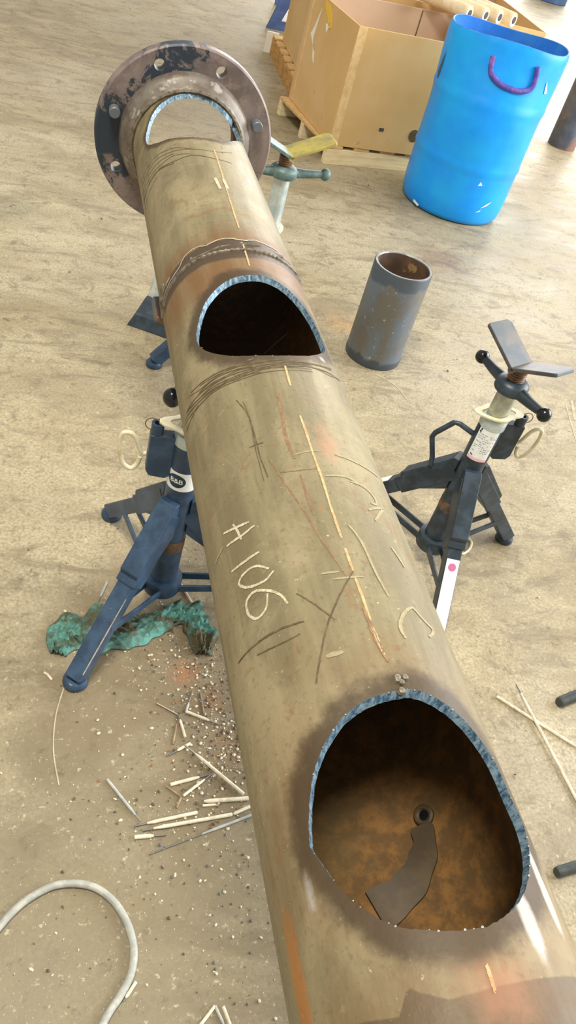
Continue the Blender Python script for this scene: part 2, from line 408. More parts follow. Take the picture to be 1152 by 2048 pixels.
def make_pipe_mesh():
    NA, NL = 168, 560
    ys = np.linspace(Y0, Y1, NL); th = np.linspace(0, 2 * np.pi, NA, endpoint=False)
    vs, fs, mi = [], [], []
    def shell(r, ys, flip, m):
        b = len(vs)
        for y in ys:
            for t in th: vs.append((r * math.cos(t), y, r * math.sin(t)))
        for i in range(len(ys) - 1):
            for j in range(NA):
                q = (b + i * NA + j, b + i * NA + (j + 1) % NA, b + (i + 1) * NA + (j + 1) % NA, b + (i + 1) * NA + j)
                fs.append(q if flip else q[::-1]); mi.append(m)
        return b, b + (len(ys) - 1) * NA
    a0, a1 = shell(RP, ys, False, 0)
    yi = np.linspace(Y0, Y1, 90)
    b0, b1 = shell(RP - TW, yi, True, 1)
    for j in range(NA):
        k = (j + 1) % NA
        fs.append((a0 + k, a0 + j, b0 + j, b0 + k)[::-1]); mi.append(1); fs.append((a1 + j, a1 + k, b1 + k, b1 + j)[::-1]); mi.append(1)
    me = bpy.data.meshes.new('pipe_shell'); me.from_pydata(vs, [], fs)
    for m in ('pipe', 'pipe_in', 'cut'): me.materials.append(MT[m])
    me.polygons.foreach_set('material_index', mi)
    bm = bmesh.new(); bm.from_mesh(me); bmesh.ops.recalc_face_normals(bm, faces=bm.faces); bm.to_mesh(me); bm.free()
    o = bpy.data.objects.new('pipe_shell', me); COL.objects.link(o)
    cutters = []
    for k, c in enumerate(hole_curves):
        # flame cut: ruled wall that follows the curve; the far wall leans towards the near side (bevel)
        cen_th, cen_y = np.mean([p[0] for p in c]), np.mean([p[1] for p in c]); ymax = max(p[1] for p in c); ymin = min(p[1] for p in c)
        rings = []
        for r, s in ((RP + .02, -.02), (RP, 0), (RP - TW, TW), (RP - TW - .035, TW + .035)):
            ring = []
            for t, y in c:
                f = max(0, (y - cen_y) / (ymax - cen_y))
                ct = .45 * f
                p = cyl(t, y - s * ct, RP)
                # depth direction: mix of radial and straight down
                dvec = Vector((math.cos(t), 0, math.sin(t))) * .5 + Vector((math.cos(cen_th), 0, math.sin(cen_th))) * .5
                dvec.normalize()
                ring.append(p - dvec * s)
            rings.append(ring)
        N = len(c); cv = [tuple(p) for R_ in rings for p in R_]; cf = []
        for i in range(3):
            for j in range(N): cf.append((i * N + j, i * N + (j + 1) % N, (i + 1) * N + (j + 1) % N, (i + 1) * N + j))
        cv.append(tuple(cyl(cen_th, cen_y, RP + .2))); ap = len(cv) - 1
        cf += [(ap, j, (j + 1) % N) for j in range(N)]; cf.append(tuple(3 * N + j for j in range(N - 1, -1, -1)))
        cm = bpy.data.meshes.new('cutter'); cm.from_pydata(cv, [], cf)
        for m in ('pipe', 'pipe_in', 'cut'): cm.materials.append(MT[m])
        cm.polygons.foreach_set('material_index', [2] * len(cf))
        bm = bmesh.new(); bm.from_mesh(cm); bmesh.ops.triangulate(bm, faces=bm.faces); bmesh.ops.recalc_face_normals(bm, faces=bm.faces); bm.to_mesh(cm); bm.free()
        co = bpy.data.objects.new('cutter', cm); COL.objects.link(co); cutters.append(co)
        md = o.modifiers.new('cut', 'BOOLEAN'); md.operation = 'DIFFERENCE'; md.object = co; md.solver = 'EXACT'
    dg = bpy.context.evaluated_depsgraph_get()
    nm = bpy.data.meshes.new_from_object(o.evaluated_get(dg)); nm.name = 'pipe_shell'
    o.modifiers.clear(); o.data = nm
    for cobj in cutters: bpy.data.objects.remove(cobj)
    # wear attributes
    N = len(nm.vertices); co = np.empty(N * 3); nm.vertices.foreach_get('co', co); co = co.reshape(-1, 3)
    T = np.arctan2(co[:, 2], co[:, 0]); Y = co[:, 1]; rr = np.hypot(co[:, 0], co[:, 2])
    def dist(curve):
        P = np.array([cyl(t, y) for t, y in curve]); d = np.full(N, 9.)
        for p in P: d = np.minimum(d, np.sqrt(((co - p) ** 2).sum(1)))
        return d
    dd = [dist(c) for c in hole_curves]; dm = np.minimum(np.minimum(dd[0], dd[1] * 1.0), dd[2] * 1.6)
    haz = np.exp(-(dm / .030) ** 2)
    TH, WY = 0, on_pipe(468, 505)[1]
    def yline(P):
        q = sorted([on_pipe(*p) for p in P]); return np.interp(T, [a for a, _ in q], [b for _, b in q])
    wavy = yline(z3([(105, 500), (130, 350), (240, 190), (330, 130), (460, 98), (560, 105), (660, 130), (740, 180), (800, 250)]))
    bead = yline(z3([(108, 500), (150, 370), (230, 260), (330, 195), (440, 165), (560, 158), (660, 175), (740, 215), (810, 280)]))
    band = np.clip(np.minimum((wavy + .004 - Y) / .012, (Y - bead + .045) / .04), 0, 1) * (Y > .9)
    heat = np.exp(-((Y - bead + .02) / .1) ** 2) + .4 * np.exp(-(dd[0] / .13) ** 2) + .75 * np.clip((0.16 - Y) / .2, 0, 1)
    wetl = yline([(720, 2048), (800, 2035), (815, 1975), (835, 1985), (900, 2000), (960, 1985), (1000, 1975), (1070, 1960), (1140, 1955)])
    wet = np.clip(.5 + (wetl - Y) / .03, 0, 1)
    def blob(u, v, st, sy): t, y = on_pipe(u, v); return np.exp(-(((T - t) * RP / st) ** 2 + ((Y - y) / sy) ** 2))
    orange = blob(600, 1990, .02, .09) + .8 * blob(640, 1015, .006, .02) + .5 * blob(470, 545, .03, .02) + .35 * blob(565, 770, .01, .06)
    ground = blob(1062, 1850, .012, .04) + blob(1080, 1760, .01, .06) + .8 * blob(500, 365, .012, .03) + .7 * blob(620, 1790, .012, .04) + .6 * blob(500, 720, .05, .008) + .8 * blob(645, 720, .015, .015) + .6 * blob(480, 290, .06, .008)
    pink = .9 * blob(1010, 2010, .05, .05) + .7 * blob(655, 890, .02, .08) + .5 * blob(300, 590, .04, .06) + .4 * blob(580, 880, .02, .1) + .5 * blob(580, 1420, .03, .02)
    for nme, val in (('haz', haz), ('band', band), ('heat_tint', heat), ('wet', wet), ('orange', orange), ('ground', ground), ('pink', pink)):
        a = nm.attributes.new(nme, 'FLOAT', 'POINT'); a.data.foreach_set('value', np.clip(val, 0, 1).astype(np.float32))
    nm.shade_smooth(); nm.set_sharp_from_angle(angle=math.radians(35)); nm.update()
    o.parent = pipe
    return o, wavy, bead
pipe_shell, _, _ = make_pipe_mesh()

# girth weld bead
def bead_on(P, r, name, parent, rip=.0008, lift=0):
    q = crom([np.array(on_pipe(*p)) for p in P], 14); mb = MB()
    pts = [cyl(t, y, RP + lift) for t, y in q]
    rs = [r + rip * math.sin(i * 1.7) for i in range(len(pts))]
    mb.tube(pts, rs, 8); return mb.build(name, MT['weld'], parent)
bead_on(z3([(104, 520), (112, 470), (150, 370), (230, 260), (330, 195), (440, 165), (560, 158), (660, 175), (740, 215), (815, 285)]), .0032, 'weld_bead', pipe)
MT['pale_edge'] = simple('pale_scale_edge', '#b5ab9b', '#9a8e7c', 60, .6)
def pipe_stroke(mb, P, wid, n=6, r=None, jit=0):
    q = crom([np.array(on_pipe(*p)) for p in P], n); k = len(q)
    pts = [cyl(t + jit * (random.random() - .5) / RP, y + jit * (random.random() - .5), r or RP + .0006) for t, y in q]
    ws = [wid * (.65 + .35 * math.sin(math.pi * min(1, (i + .3) / (k - .4)))) * (.88 + .24 * random.random()) for i in range(k)]
    ribbon(mb, pts, ws, lambda p: Vector((p.x, 0, p.z)).normalized())
def stroke_part(name, m, P, wid, n=7, jit=0):
    mb = MB(); pipe_stroke(mb, P, wid, n, jit=jit); mb.build(name, m, pipe)
mb = MB(); pipe_stroke(mb, z3([(104, 500), (118, 420), (150, 340), (200, 260), (240, 185), (300, 143), (345, 135), (400, 108), (460, 97), (540, 108), (600, 108), (660, 130), (720, 165), (790, 235)]), .003, 8, jit=.0015)
mb.build('scale_edge', MT['pale_edge'], pipe)

# layout line
for P in ([(428, 300), (440, 335), (455, 385)], [(455, 385), (466, 420), (478, 457)], [(486, 489), (499, 532)], [(570, 732), (581, 772)], [(600, 832), (612, 865), (625, 905)],
          [(625, 905), (643, 955), (660, 1010)], [(660, 1010), (671, 1042), (683, 1077)], [(690, 1097), (706, 1142)], [(710, 1155), (725, 1195), (741, 1242)], [(745, 1255), (768, 1310)], [(972, 1928), (981, 1955), (990, 1985)]):
    mb = MB(); pipe_stroke(mb, P, .0030, 16, jit=.0004); mb.build('layout_line', MT['orange_line'], pipe)
# chalk writing: A 1 0 6 and a few tally strokes
WRITING = {'chalk_letter_a': [[(262, 630), (205, 655), (150, 682)], [(287, 645), (230, 690), (165, 737)], [(192, 640), (212, 670), (230, 708)]],
           'chalk_digit_one': [[(307, 762), (250, 800), (185, 852)]],
           'chalk_digit_zero': [[(352, 836), (290, 826), (238, 862), (220, 905), (260, 919), (330, 892), (372, 845)]],
           'chalk_digit_six': [[(434, 992), (400, 952), (340, 933), (285, 940), (252, 985), (262, 1040), (300, 1057), (338, 1012), (345, 945)]]}
for nm, strokes in WRITING.items():
    mb = MB()
    for s_ in strokes: pipe_stroke(mb, z7(s_), .0034, 14, jit=.0005)
    mb.build(nm, MT['chalk'], pipe)
for P in ([(655, 775), (682, 832)], [(697, 780), (722, 832)]):
    mb = MB(); pipe_stroke(mb, z1(P), .006, 3); mb.build('chalk_tally', MT['chalk'], pipe)
mb = MB()
for P, wd in (([(640, 330), (700, 350), (770, 385), (830, 430)], .004), ([(710, 450), (770, 475), (815, 520), (825, 552), (800, 545)], .004), ([(790, 575), (850, 572), (835, 600), (820, 625)], .004),
              ([(890, 740), (925, 790), (950, 832)], .004), ([(985, 1008), (950, 1030), (930, 1090), (955, 1145)], .004), ([(985, 1008), (1030, 1060), (1075, 1110), (1060, 1140)], .004),
              ([(700, 640), (760, 720), (820, 850), (880, 960)], .003), ([(600, 425), (690, 430), (760, 470)], .003), ([(455, 335), (520, 318), (570, 315)], .002), ([(605, 1225), (680, 1205)], .005), ([(580, 860), (660, 850)], .0025), ([(630, 885), (770, 872)], .0025), ([(150, 740), (115, 812)], .003)):
    stroke_part('chalk_scrawl', MT['chalk_faint'], z7(P), wd, 7, .0005)
mb = MB()
for P, wd in (([(205, 90), (255, 150), (290, 260), (312, 345), (345, 430)], .0024), ([(235, 95), (268, 180), (290, 300), (328, 448)], .0018), ([(262, 300), (325, 278)], .002),
              ([(722, 850), (665, 950), (605, 1100), (568, 1285), (560, 1345)], .0026), ([(470, 945), (560, 1000), (640, 1062)], .002), ([(505, 1070), (400, 1105), (300, 1165), (215, 1255)], .003), ([(490, 1125), (400, 1170), (300, 1220)], .002)):
    stroke_part('dark_scratch', MT['scratch'], z7(P), wd * .8, 12, .0006)
mb = MB()
for P, wd in (([(342, 338), (430, 470), (505, 580), (570, 690), (640, 790), (692, 872)], .003), ([(385, 50), (410, 170), (430, 270), (465, 350)], .006), ([(490, 420), (520, 520), (550, 600)], .004),
              ([(770, 1010), (820, 1140), (880, 1250)], .006), ([(400, 410), (480, 402), (575, 393)], .0015)):
    stroke_part('rust_scratch', MT['rust_line'], z7(P), wd * .7, 14, .001)
# grinder arcs round the pipe beside the middle and far openings
mb = MB()
for k in range(13):
    e = k * 13
    P = [(235 + .2 * e, 1075 - 3.2 * e * .35 + 10 * random.random()), (300 + .1 * e, 985 - e * .75), (400, 900 - e * .62), (520, 835 - e * .5), (650, 800 - e * .42), (780, 785 - e * .36), (900, 795 - e * .35), (1000, 830 - e * .35), (1060 - .2 * e, 870 - e * .4)]
    a, b = random.choice([(0, 7), (0, 9), (1, 8), (0, 5), (2, 9), (0, 6)])
    stroke_part('grinder_scratch', MT['scratch'], z3([(x + random.uniform(-5, 5), y + random.uniform(-9, 9)) for x, y in P[a:b]]), random.choice([.0011, .0016, .0022]), 7)
for k in range(7):
    e = k * 26
    P = [(262 + .1 * e, 770 + e * .9), (300 + .1 * e, 700 + e * .85), (360, 650 + e * .75), (440, 620 + e * .6), (540, 615 + e * .45), (660, 630 + e * .4), (740, 650 + e * .4)]
    a, b = random.choice([(0, 4), (0, 5), (0, 3), (1, 6), (0, 7)])
    stroke_part('grinder_scratch', MT['scratch'], z1([(x + random.uniform(-5, 5), y + random.uniform(-9, 9)) for x, y in P[a:b]]), random.choice([.0015, .0022]), 7)

# strip and tack hole on the inside wall at the near opening
zi = lambda P: [(620 + x * .39931, 1380 + y * .39936) for x, y in P]
ri = RP - TW - .0015
q = crom([np.array(in_pipe(*p, ri)) for p in zi([(560, 680), (578, 760), (565, 850), (520, 950), (440, 1040), (330, 1110)])], 10); mb = MB()
pts = [cyl(t, y, ri) for t, y in q]; wds = [.022 + .02 * i / len(pts) + .002 * math.sin(i * .45) for i in range(len(pts))]
top = []; 
for i, p in enumerate(pts):
    t_ = (pts[min(i + 1, len(pts) - 1)] - pts[max(i - 1, 0)]).normalized(); nn = Vector((p.x, 0, p.z)).normalized(); s_ = t_.cross(nn).normalized() * wds[i] / 2
    top += [p - s_, p + s_, p + s_ - nn * .003, p - s_ - nn * .003]
fs = []
for i in range(len(pts) - 1):
    for j in range(4): fs.append((4 * i + j, 4 * i + (j + 1) % 4, 4 * i + 4 + (j + 1) % 4, 4 * i + 4 + j))
fs += [(0, 1, 2, 3), tuple(4 * (len(pts) - 1) + j for j in (3, 2, 1, 0))]
mb.add(top, fs); mb.build('backing_strip', MT['inner_band'], pipe, angle=30)
t_, y_ = in_pipe(*zi([(572, 630)])[0], RP - TW)
nn = -Vector((math.cos(t_), 0, math.sin(t_))); c_ = cyl(t_, y_, RP - TW)
ax1 = nn.orthogonal().normalized(); ax2 = nn.cross(ax1)
mb = MB(); mb.tube([c_ + (ax1 * math.cos(a) + ax2 * math.sin(a)) * .0085 + nn * .001 for a in np.linspace(0, 2 * math.pi, 20, endpoint=False)], .0035, 8, closed=True)
mb.build('tack_ring', MT['inner_band'], pipe)
mb = MB(); mb.tube([c_ + nn * .0002, c_ + nn * .0012], .006, 16); mb.build('tack_hole', MT['knob'], pipe)
# cut edge blobs of slag round the near opening
mb = MB()
for c in hole_curves:
    for t, y in c[::2]:
        if random.random() < .35: p = cyl(t, y, RP - .0004); mb.sphere(p, random.uniform(.0005, .0013), 6)
o = mb.build('edge_slag', simple('edge_slag', '#9a9b96', '#6f6d66', 80, .4, .5), pipe); o['kind'] = 'stuff'
# tab of weld at the top of the near opening
t_, y_ = on_pipe(803, 1378); mb = MB()
for k in range(5): mb.sphere(cyl(t_ + random.uniform(-.06, .06), y_ + random.uniform(-.004, .012), RP), random.uniform(.003, .005), 8)
mb.build('weld_tack', MT['weld'], pipe)

# flange
n = NT('flange_steel'); a = n.noise(14, 7, .7, .4); b2 = n.noise(9, 8, .75, .6)
col = n.mix(n.ramp(a, .35, .65), rgb('#6b5f5c'), rgb('#8a7c78')); col = n.mix(n.ramp(n.noise(40, 5), .55, .65, 0, .5), col, rgb('#9a8679'))
pm = n.attr('paint'); col = n.mix(n.ramp(n.math('ADD', pm, n.math('MULTIPLY', n.math('SUBTRACT', b2, .5), 2.4)), .5, .62), col, rgb('#333c48'))
MT['flange'] = n.done(col, .5, .25, a, .3, .002)
def flange():
    R_, BR = .2055, .172
    angs = [23, 70, 117, 165, 208.5, 253, 298, 341]
    NA = 160; prof = [(RP - TW, Y1 + .0), (RP - TW, YF), (R_ - .004, YF), (R_, YF + .004), (R_, Y1 - .004), (R_ - .004, Y1)]
    # front ring densely gridded so the paint patches have somewhere to live
    rr = list(np.linspace(RP - TW, R_ - .004, 14))
    prof = [(r, YF) for r in rr] + [(R_, YF + .004), (R_, Y1 - .004), (R_ - .004, Y1), (RP - TW, Y1)]
    mb = MB(); vs = []; k = len(prof)
    for r, y in prof:
        for q in range(NA): an = 2 * math.pi * q / NA; vs.append((r * math.cos(an), y, r * math.sin(an)))
    fs = [(i * NA + q, i * NA + (q + 1) % NA, ((i + 1) % k) * NA + (q + 1) % NA, ((i + 1) % k) * NA + q) for i in range(k) for q in range(NA)]
    mb.add(vs, fs); o = mb.build('flange', MT['flange'], pipe)
    cut = MB()
    for an in angs:
        a = math.radians(an); c = (BR * math.cos(a), BR * math.sin(a)); cut.tube([(c[0], YF - .02, c[1]), (c[0], Y1 + .02, c[1])], .0125, 24)
    co = cut.build('cutter', MT['flange']); md = o.modifiers.new('b', 'BOOLEAN'); md.object = co; md.operation = 'DIFFERENCE'; md.solver = 'EXACT'
    co.parent = pipe; bpy.context.view_layer.update()
    nm = bpy.data.meshes.new_from_object(o.evaluated_get(bpy.context.evaluated_depsgraph_get())); o.modifiers.clear(); o.data = nm; nm.name = 'flange'
    bpy.data.objects.remove(co)
    N = len(nm.vertices); c = np.empty(N * 3); nm.vertices.foreach_get('co', c); c = c.reshape(-1, 3)
    an = np.degrees(np.arctan2(c[:, 2], c[:, 0])) % 360
    paint = .72 * np.exp(-((an - 195) / 50) ** 2) + .5 * np.exp(-((an - 95) / 35) ** 2) + .15
    at_ = nm.attributes.new('paint', 'FLOAT', 'POINT'); at_.data.foreach_set('value', paint.astype(np.float32))
    nm.shade_smooth(); nm.set_sharp_from_angle(angle=math.radians(35))
    hub = MB(); vs = []
    prof = [(RP + .0005, 1.905), (RP + .006, 1.902), (RP + .012, 1.908), (RP + .016, 1.922), (RP + .024, 1.930), (RP + .028, 1.938), (RP + .03, YF)]
    for i, (r, y) in enumerate(prof):
        for q in range(96): an = 2 * math.pi * q / 96; r2 = r + (.0012 * math.sin(q * 2.9) if i in (1, 2) else 0); vs.append((r2 * math.cos(an), y, r2 * math.sin(an)))
    hub.add(vs, [(i * 96 + q, i * 96 + (q + 1) % 96, (i + 1) * 96 + (q + 1) % 96, (i + 1) * 96 + q) for i in range(len(prof) - 1) for q in range(96)])
    hub.build('flange_hub', simple('hub_steel', '#7d756c', '#6a5d54', 30, .45, .35, c3='#a59f96', lo3=.55, hi3=.66, s3=25), pipe)
    wl = MB(); wl.tube([(r_ * math.cos(a), 1.906, r_ * math.sin(a)) for a in np.linspace(0, 2 * math.pi, 120, endpoint=False) for r_ in (RP + .004,)], [.0055 + .001 * math.sin(i * 2.3) for i in range(120)], 8, closed=True)
    wl.build('fillet_weld', MT['weld'], pipe)
    for an in (165, 23):
        a = math.radians(an); x, z = BR * math.cos(a), BR * math.sin(a); b = MB()
        b.tube([(x, Y1, z), (x, YF - .022, z), (x, YF - .0235, z)], [.0122, .0122, .0108], 20); b.build('bolt_stub', MT['bolt'], pipe)
flange()

# ---------------------------------------------------------------- pipe stands
Z = Vector((0, 0, 1))
def pipe_stand(label, xy, leg0, z_head, crease, arm, side, mats, z_top=.50, label_kind=None, handle=None, wing_l=.135, wing_mats=None, opening=62, arm_len=.115, ring_dir=None):
    """tripod jack stand; angles in degrees in world xy"""
    root = thing('pipe_stand', label, 'pipe stand', (float(xy[0]), float(xy[1]), 0))
    P, R_ = MT['blue_black' if mats == 'galv_bright' else mats], .324
    D = lambda a: Vector((math.cos(math.radians(a)), math.sin(math.radians(a)), 0))
    mb = MB(); mb.lathe([(.0, .055), (.034, .055), (.034, z_top), (.029, z_top), (.029, z_top - .02), (0, z_top - .02)], 28); mb.build('outer_tube', P, root)
    mb = MB(); mb.lathe([(.0345, .215), (.0348, .22), (.0348, .245), (.0345, .25)], 28); mb.build('rust_band', MT['rust_band'], root)
    mb = MB(); mb.lathe([(.034, .060), (.047, .062), (.049, .068), (.049, .098), (.047, .104), (.034, .106)], 28); mb.build('base_ring', P, root)
    for i in range(3):
        d = D(leg0 + 120 * i); sd = Z.cross(d)
        a = d * .030 + Z * .345; b = d * R_ + Z * .022; dr = (b - a).normalized(); nrm = sd.cross(dr)
        mb = MB(); mb.tube([a + dr * .1, b], .0285, 4, sq=math.pi / 4); 
        lg = mb.build('leg', P, root, smooth=False, bevel=.003)
        if label_kind == 'band' and i == 0:
            Lg = (b - a).length; o_ = sd * .0201 + nrm * (.0201 if nrm.z > 0 else -.0201); mb = MB(); mb.tube([a + dr * (Lg * t) + o_ for t in (.5, .7, .95)], [.0008, .0016, .0014], 6); mb.build('worn_edge', MT['pale_edge'], root)
        mb = MB(); mb.tube([a - dr * .0, a + dr * .19], .0355, 4, sq=math.pi / 4); mb.build('leg_socket', P, root, smooth=False, bevel=.003)
        # gusset between tube and socket
        M = Matrix((( d.x, 0, sd.x, 0), (d.y, 0, sd.y, 0), (0, 1, 0, 0), (0, 0, 0, 1)))
        mb = MB(); mb.prism([(.030, .384), (.046, .384), (.165, .250), (.160, .208), (.11, .225), (.030, .280)], -.0235, .0235, M); mb.build('gusset', P, root, smooth=False, bevel=.002)
        mb = MB(); c = d * (R_ - .002); 
        mb.lathe([(0, .001), (.026, .0), (.029, .005), (.029, .014), (.024, .021), (.0, .024)], 20, c); mb.build('foot', P, lg)
        for s in (-1, 1):
            p0 = d * .040 + sd * s * .022 + Z * .083; p1 = d * .235 + sd * s * .018 + Z * .125
            mb = MB(); u = (p1 - p0).normalized(); rot = Matrix((u, sd, u.cross(sd))).transposed()
            mb.box((p0 + p1) / 2, ((p1 - p0).length, .006, .02), rot); mb.build('brace', P, root, smooth=False, bevel=.001)
    z_nut = z_head - .052
    mb = MB(); mb.lathe([(0, z_top - .05), (.0265, z_top - .05), (.0265, z_nut), (0, z_nut)], 24); mb.build('inner_tube', MT['galv_bright' if mats == 'galv_bright' else 'galv'], root)
    mb = MB(); mb.lathe([(.0268, z_top - .004), (.0355, z_top - .004), (.0355, z_top + .022), (.0345, z_top + .025), (.0268, z_top + .025)], 28, closed=True); mb.build('top_bushing', MT['galv_bright'], root)
    # lock ring: thin cream washer plate with two ears
    ears = D(side)
    def fn(p, an):
        e = 1 + .55 * max(0, math.cos(an - math.radians(side + 180))) ** 14 + .75 * max(0, math.cos(an - math.radians(side))) ** 14
        return (p[0] * e, p[1] * e, p[2] + .006 * math.cos(an - math.radians(side)))
    mb = MB(); mb.lathe([(.0275, z_top + .034), (.041, z_top + .034), (.041, z_top + .038), (.0275, z_top + .038)], 40, closed=True, fn=fn); mb.build('lock_ring', MT['cream'], root)
    # lock bracket and T pin
    e = D(side); sd = Z.cross(e)
    M = Matrix(((e.x, 0, sd.x, 0), (e.y, 0, sd.y, 0), (0, 1, 0, 0), (0, 0, 0, 1)))
    mb = MB(); mb.prism([(.030, z_top - .095), (.042, z_top - .105), (.078, z_top - .100), (.086, z_top - .085), (.086, z_top + .012), (.030, z_top + .012)], -.014, .014, M); lb = mb.build('lock_bracket', P, root, smooth=False, bevel=.003)
    mb = MB(); c = e * .072 + Z * (z_top + .012); mb.lathe([(.008, 0), (.014, 0), (.014, .026), (.008, .026)], 16, c, closed=True); mb.build('pin_boss', P, lb)
    mb = MB(); cc = c + e * .012 + Z * .022
    mb.tube([cc + (e * math.cos(t) + Z * math.sin(t)) * .015 for t in np.linspace(0, 2 * math.pi, 18, endpoint=False)], .0012, 6, closed=True); mb.build('split_ring', MT['copper'], lb)
    # wire handle: D-shaped loop hanging outboard of the bracket
    o0 = e * .088 + Z * (z_top - .06); up = (Z * .9 + e * .15).normalized(); ot = (ring_dir if ring_dir is not None else e)
    L = [(0, 0), (.012, .004), (.022, .045), (.036, .062), (.054, .058), (.064, .03), (.066, -.01), (.06, -.042), (.042, -.055), (.026, -.04), (.016, -.012)]
    mb = MB(); mb.tube([V(p) for p in crom([np.array(o0 + Z * .012 + ot * x * .85 + up * y * .85) for x, y in L], 5)], .0052, 10); mb.build('wire_handle', MT['cream'], lb)
    # adjusting nut, arms and ball knobs
    mb = MB(); mb.lathe([(.022, z_nut - .012), (.041, z_nut - .012), (.043, z_nut - .008), (.043, z_nut + .010), (.039, z_nut + .015), (.030, z_nut + .022), (.022, z_nut + .022)], 32); nut = mb.build('adjusting_nut', P if mats != 'galv_bright' else MT['teal_paint'], root)
    AM = P if mats != 'galv_bright' else MT['teal_paint']
    for s in (0, 180):
        d = D(arm + s); mb = MB(); mb.tube([d * .036 + Z * z_nut, d * .07 + Z * z_nut, d * arm_len + Z * (z_nut + .004)], [.0165, .0135, .0105], 14); mb.build('nut_arm', AM, nut)
        mb = MB(); mb.sphere(d * (arm_len + .008) + Z * (z_nut + .004), .0185, 18); mb.build('ball_knob', MT['knob'] if mats != 'galv_bright' else AM, nut)
    # threaded screw as a stack of thread ridges
    prof = [(.0, z_nut - .03)]; zz = z_nut - .03
    while zz < z_head - .006: prof += [(.019, zz), (.0228, zz + .002), (.0228, zz + .004), (.019, zz + .006)]; zz += .0068
    prof += [(0, z_head - .004)]
    mb = MB(); mb.lathe(prof, 22); mb.build('threaded_screw', MT['copper'], root)
    # V head: bent plate
    cr = D(crease); wd = Z.cross(cr); vh = []
    for s in (-1, 1):
        up_ = (wd * s * math.sin(math.radians(opening)) + Z * math.cos(math.radians(opening)))
        vh.append(up_)
    hw, th = .042, .010
    mb = MB()
    for k, u in enumerate(vh):
        n_ = u.cross(cr) * (-1 if k else 1)
        if n_.z < 0: n_ = -n_
        M = Matrix(((cr.x, u.x, n_.x, 0), (cr.y, u.y, n_.y, 0), (cr.z, u.z, n_.z, z_head), (0, 0, 0, 1)))
        bm_ = MB(); bm_.prism([(-hw, .0), (hw, .0), (hw, wing_l - .012), (hw - .012, wing_l), (-hw + .004, wing_l), (-hw, wing_l - .004)], 0, th, M)
        wm = MT[wing_mats[k]] if wing_mats else MT['grey_steel']
        bm_.build('head_wing', wm, root, smooth=False, bevel=.002)
    mb = MB(); mb.tube([cr * hw + Z * (z_head + .004), cr * -hw + Z * (z_head + .004)], .0085, 12); mb.build('head_crease', MT[wing_mats[0]] if wing_mats else MT['grey_steel'], root)
    if handle is not None:
        h = D(handle); s2 = Z.cross(h) 
        mb = MB(); mb.tube([V(p) for p in [h * .03 + Z * .47, h * .075 + Z * .484, h * .09 + Z * .482, h * .125 + Z * .43, h * .128 + Z * .415, h * .105 + Z * .355, h * .1 + Z * .33]], .0075, 12); mb.build('carry_handle', P, root)
    def wrap(mb_, th0, r=.0346):
        return [((r) * math.cos(math.radians(th0) + x / r), r * math.sin(math.radians(th0) + x / r), z) for x, z in mb_]
    def patch(th0, x0, x1, z0, z1, r, name, m, parent, nx=12):
        mb = MB(); vs = []
        for i in range(nx + 1):
            x = x0 + (x1 - x0) * i / nx
            vs += [wrap([(x, z0)], th0, r)[0], wrap([(x, z1)], th0, r)[0]]
        mb.add(vs, [(2 * i, 2 * i + 2, 2 * i + 3, 2 * i + 1) for i in range(nx)]); return mb.build(name, m, parent)
    if label_kind == 'band':
        th0 = -112; lb = patch(th0, -.075, .075, .418, .470, .0345, 'label_band', MT['white_label'], root, 28)
        mb = MB(); rings = [.02, .2, .4, .6, .8, 1.]
        vs = [p for f in rings for p in wrap([(-.008 + .0225 * f * math.cos(a), .445 + .0185 * f * math.sin(a)) for a in np.linspace(0, 2 * math.pi, 32, endpoint=False)], th0, .0347)]
        mb.add(vs, [(r_ * 32 + i, r_ * 32 + (i + 1) % 32, r_ * 32 + 32 + (i + 1) % 32, r_ * 32 + 32 + i) for r_ in range(5) for i in range(32)] + [tuple(range(32))]); mb.build('label_oval', MT['dark_ink'], lb)
        cu = bpy.data.curves.new('t', 'FONT'); cu.body = 'B&B'; cu.size = .0175; cu.align_x = 'CENTER'; cu.align_y = 'CENTER'; cu.offset = .0002
        to = bpy.data.objects.new('t', cu); COL.objects.link(to)
        tm = bpy.data.meshes.new_from_object(to.evaluated_get(bpy.context.evaluated_depsgraph_get())); bpy.data.objects.remove(to)
        for v in tm.vertices:
            v.co = wrap([(v.co.x * 1.05 - .008, v.co.y + .445)], th0, .0350)[0]
        tm.materials.clear(); tm.materials.append(MT['white_label']); to = bpy.data.objects.new('label_letters', tm); COL.objects.link(to); to.parent = lb
    if label_kind == 'sheet':
        th0 = -128; lb = patch(th0, -.024, .034, .415, .518, .0345, 'instruction_label', MT['white_label'], root)
        patch(th0, -.024, .034, .415, .424, .0347, 'label_stripe', MT['pale_pink'], lb)
        rnd = random.Random(3)
        mb = MB()
        for k in range(11):
            z0 = .504 - k * .0062
            if k == 0: continue
            x = -.019
            while x < .026:
                l = rnd.uniform(.003, .011)
                if rnd.random() < .75:
                    vs = wrap([(x, z0), (x + l, z0), (x + l, z0 + .0022), (x, z0 + .0022)], th0, .03475); mb.add(vs, [(0, 1, 2, 3)])
                x += l + .0025
        mb.build('label_print', MT['grey_ink'], lb)
        for cx_, cz_, r_ in ((-.017, .511, .003), (-.0185, .504, .0032), (-.012, .429, .0022), (-.016, .430, .0022)):
            vs = wrap([(cx_ + r_ * math.cos(a), cz_ + r_ * math.sin(a)) for a in np.linspace(0, 2 * math.pi, 12, endpoint=False)], th0, .0348); mb = MB(); mb.add(vs, [tuple(range(12))]); mb.build('label_emblem', MT['dark_ink'], lb)
    return root, D
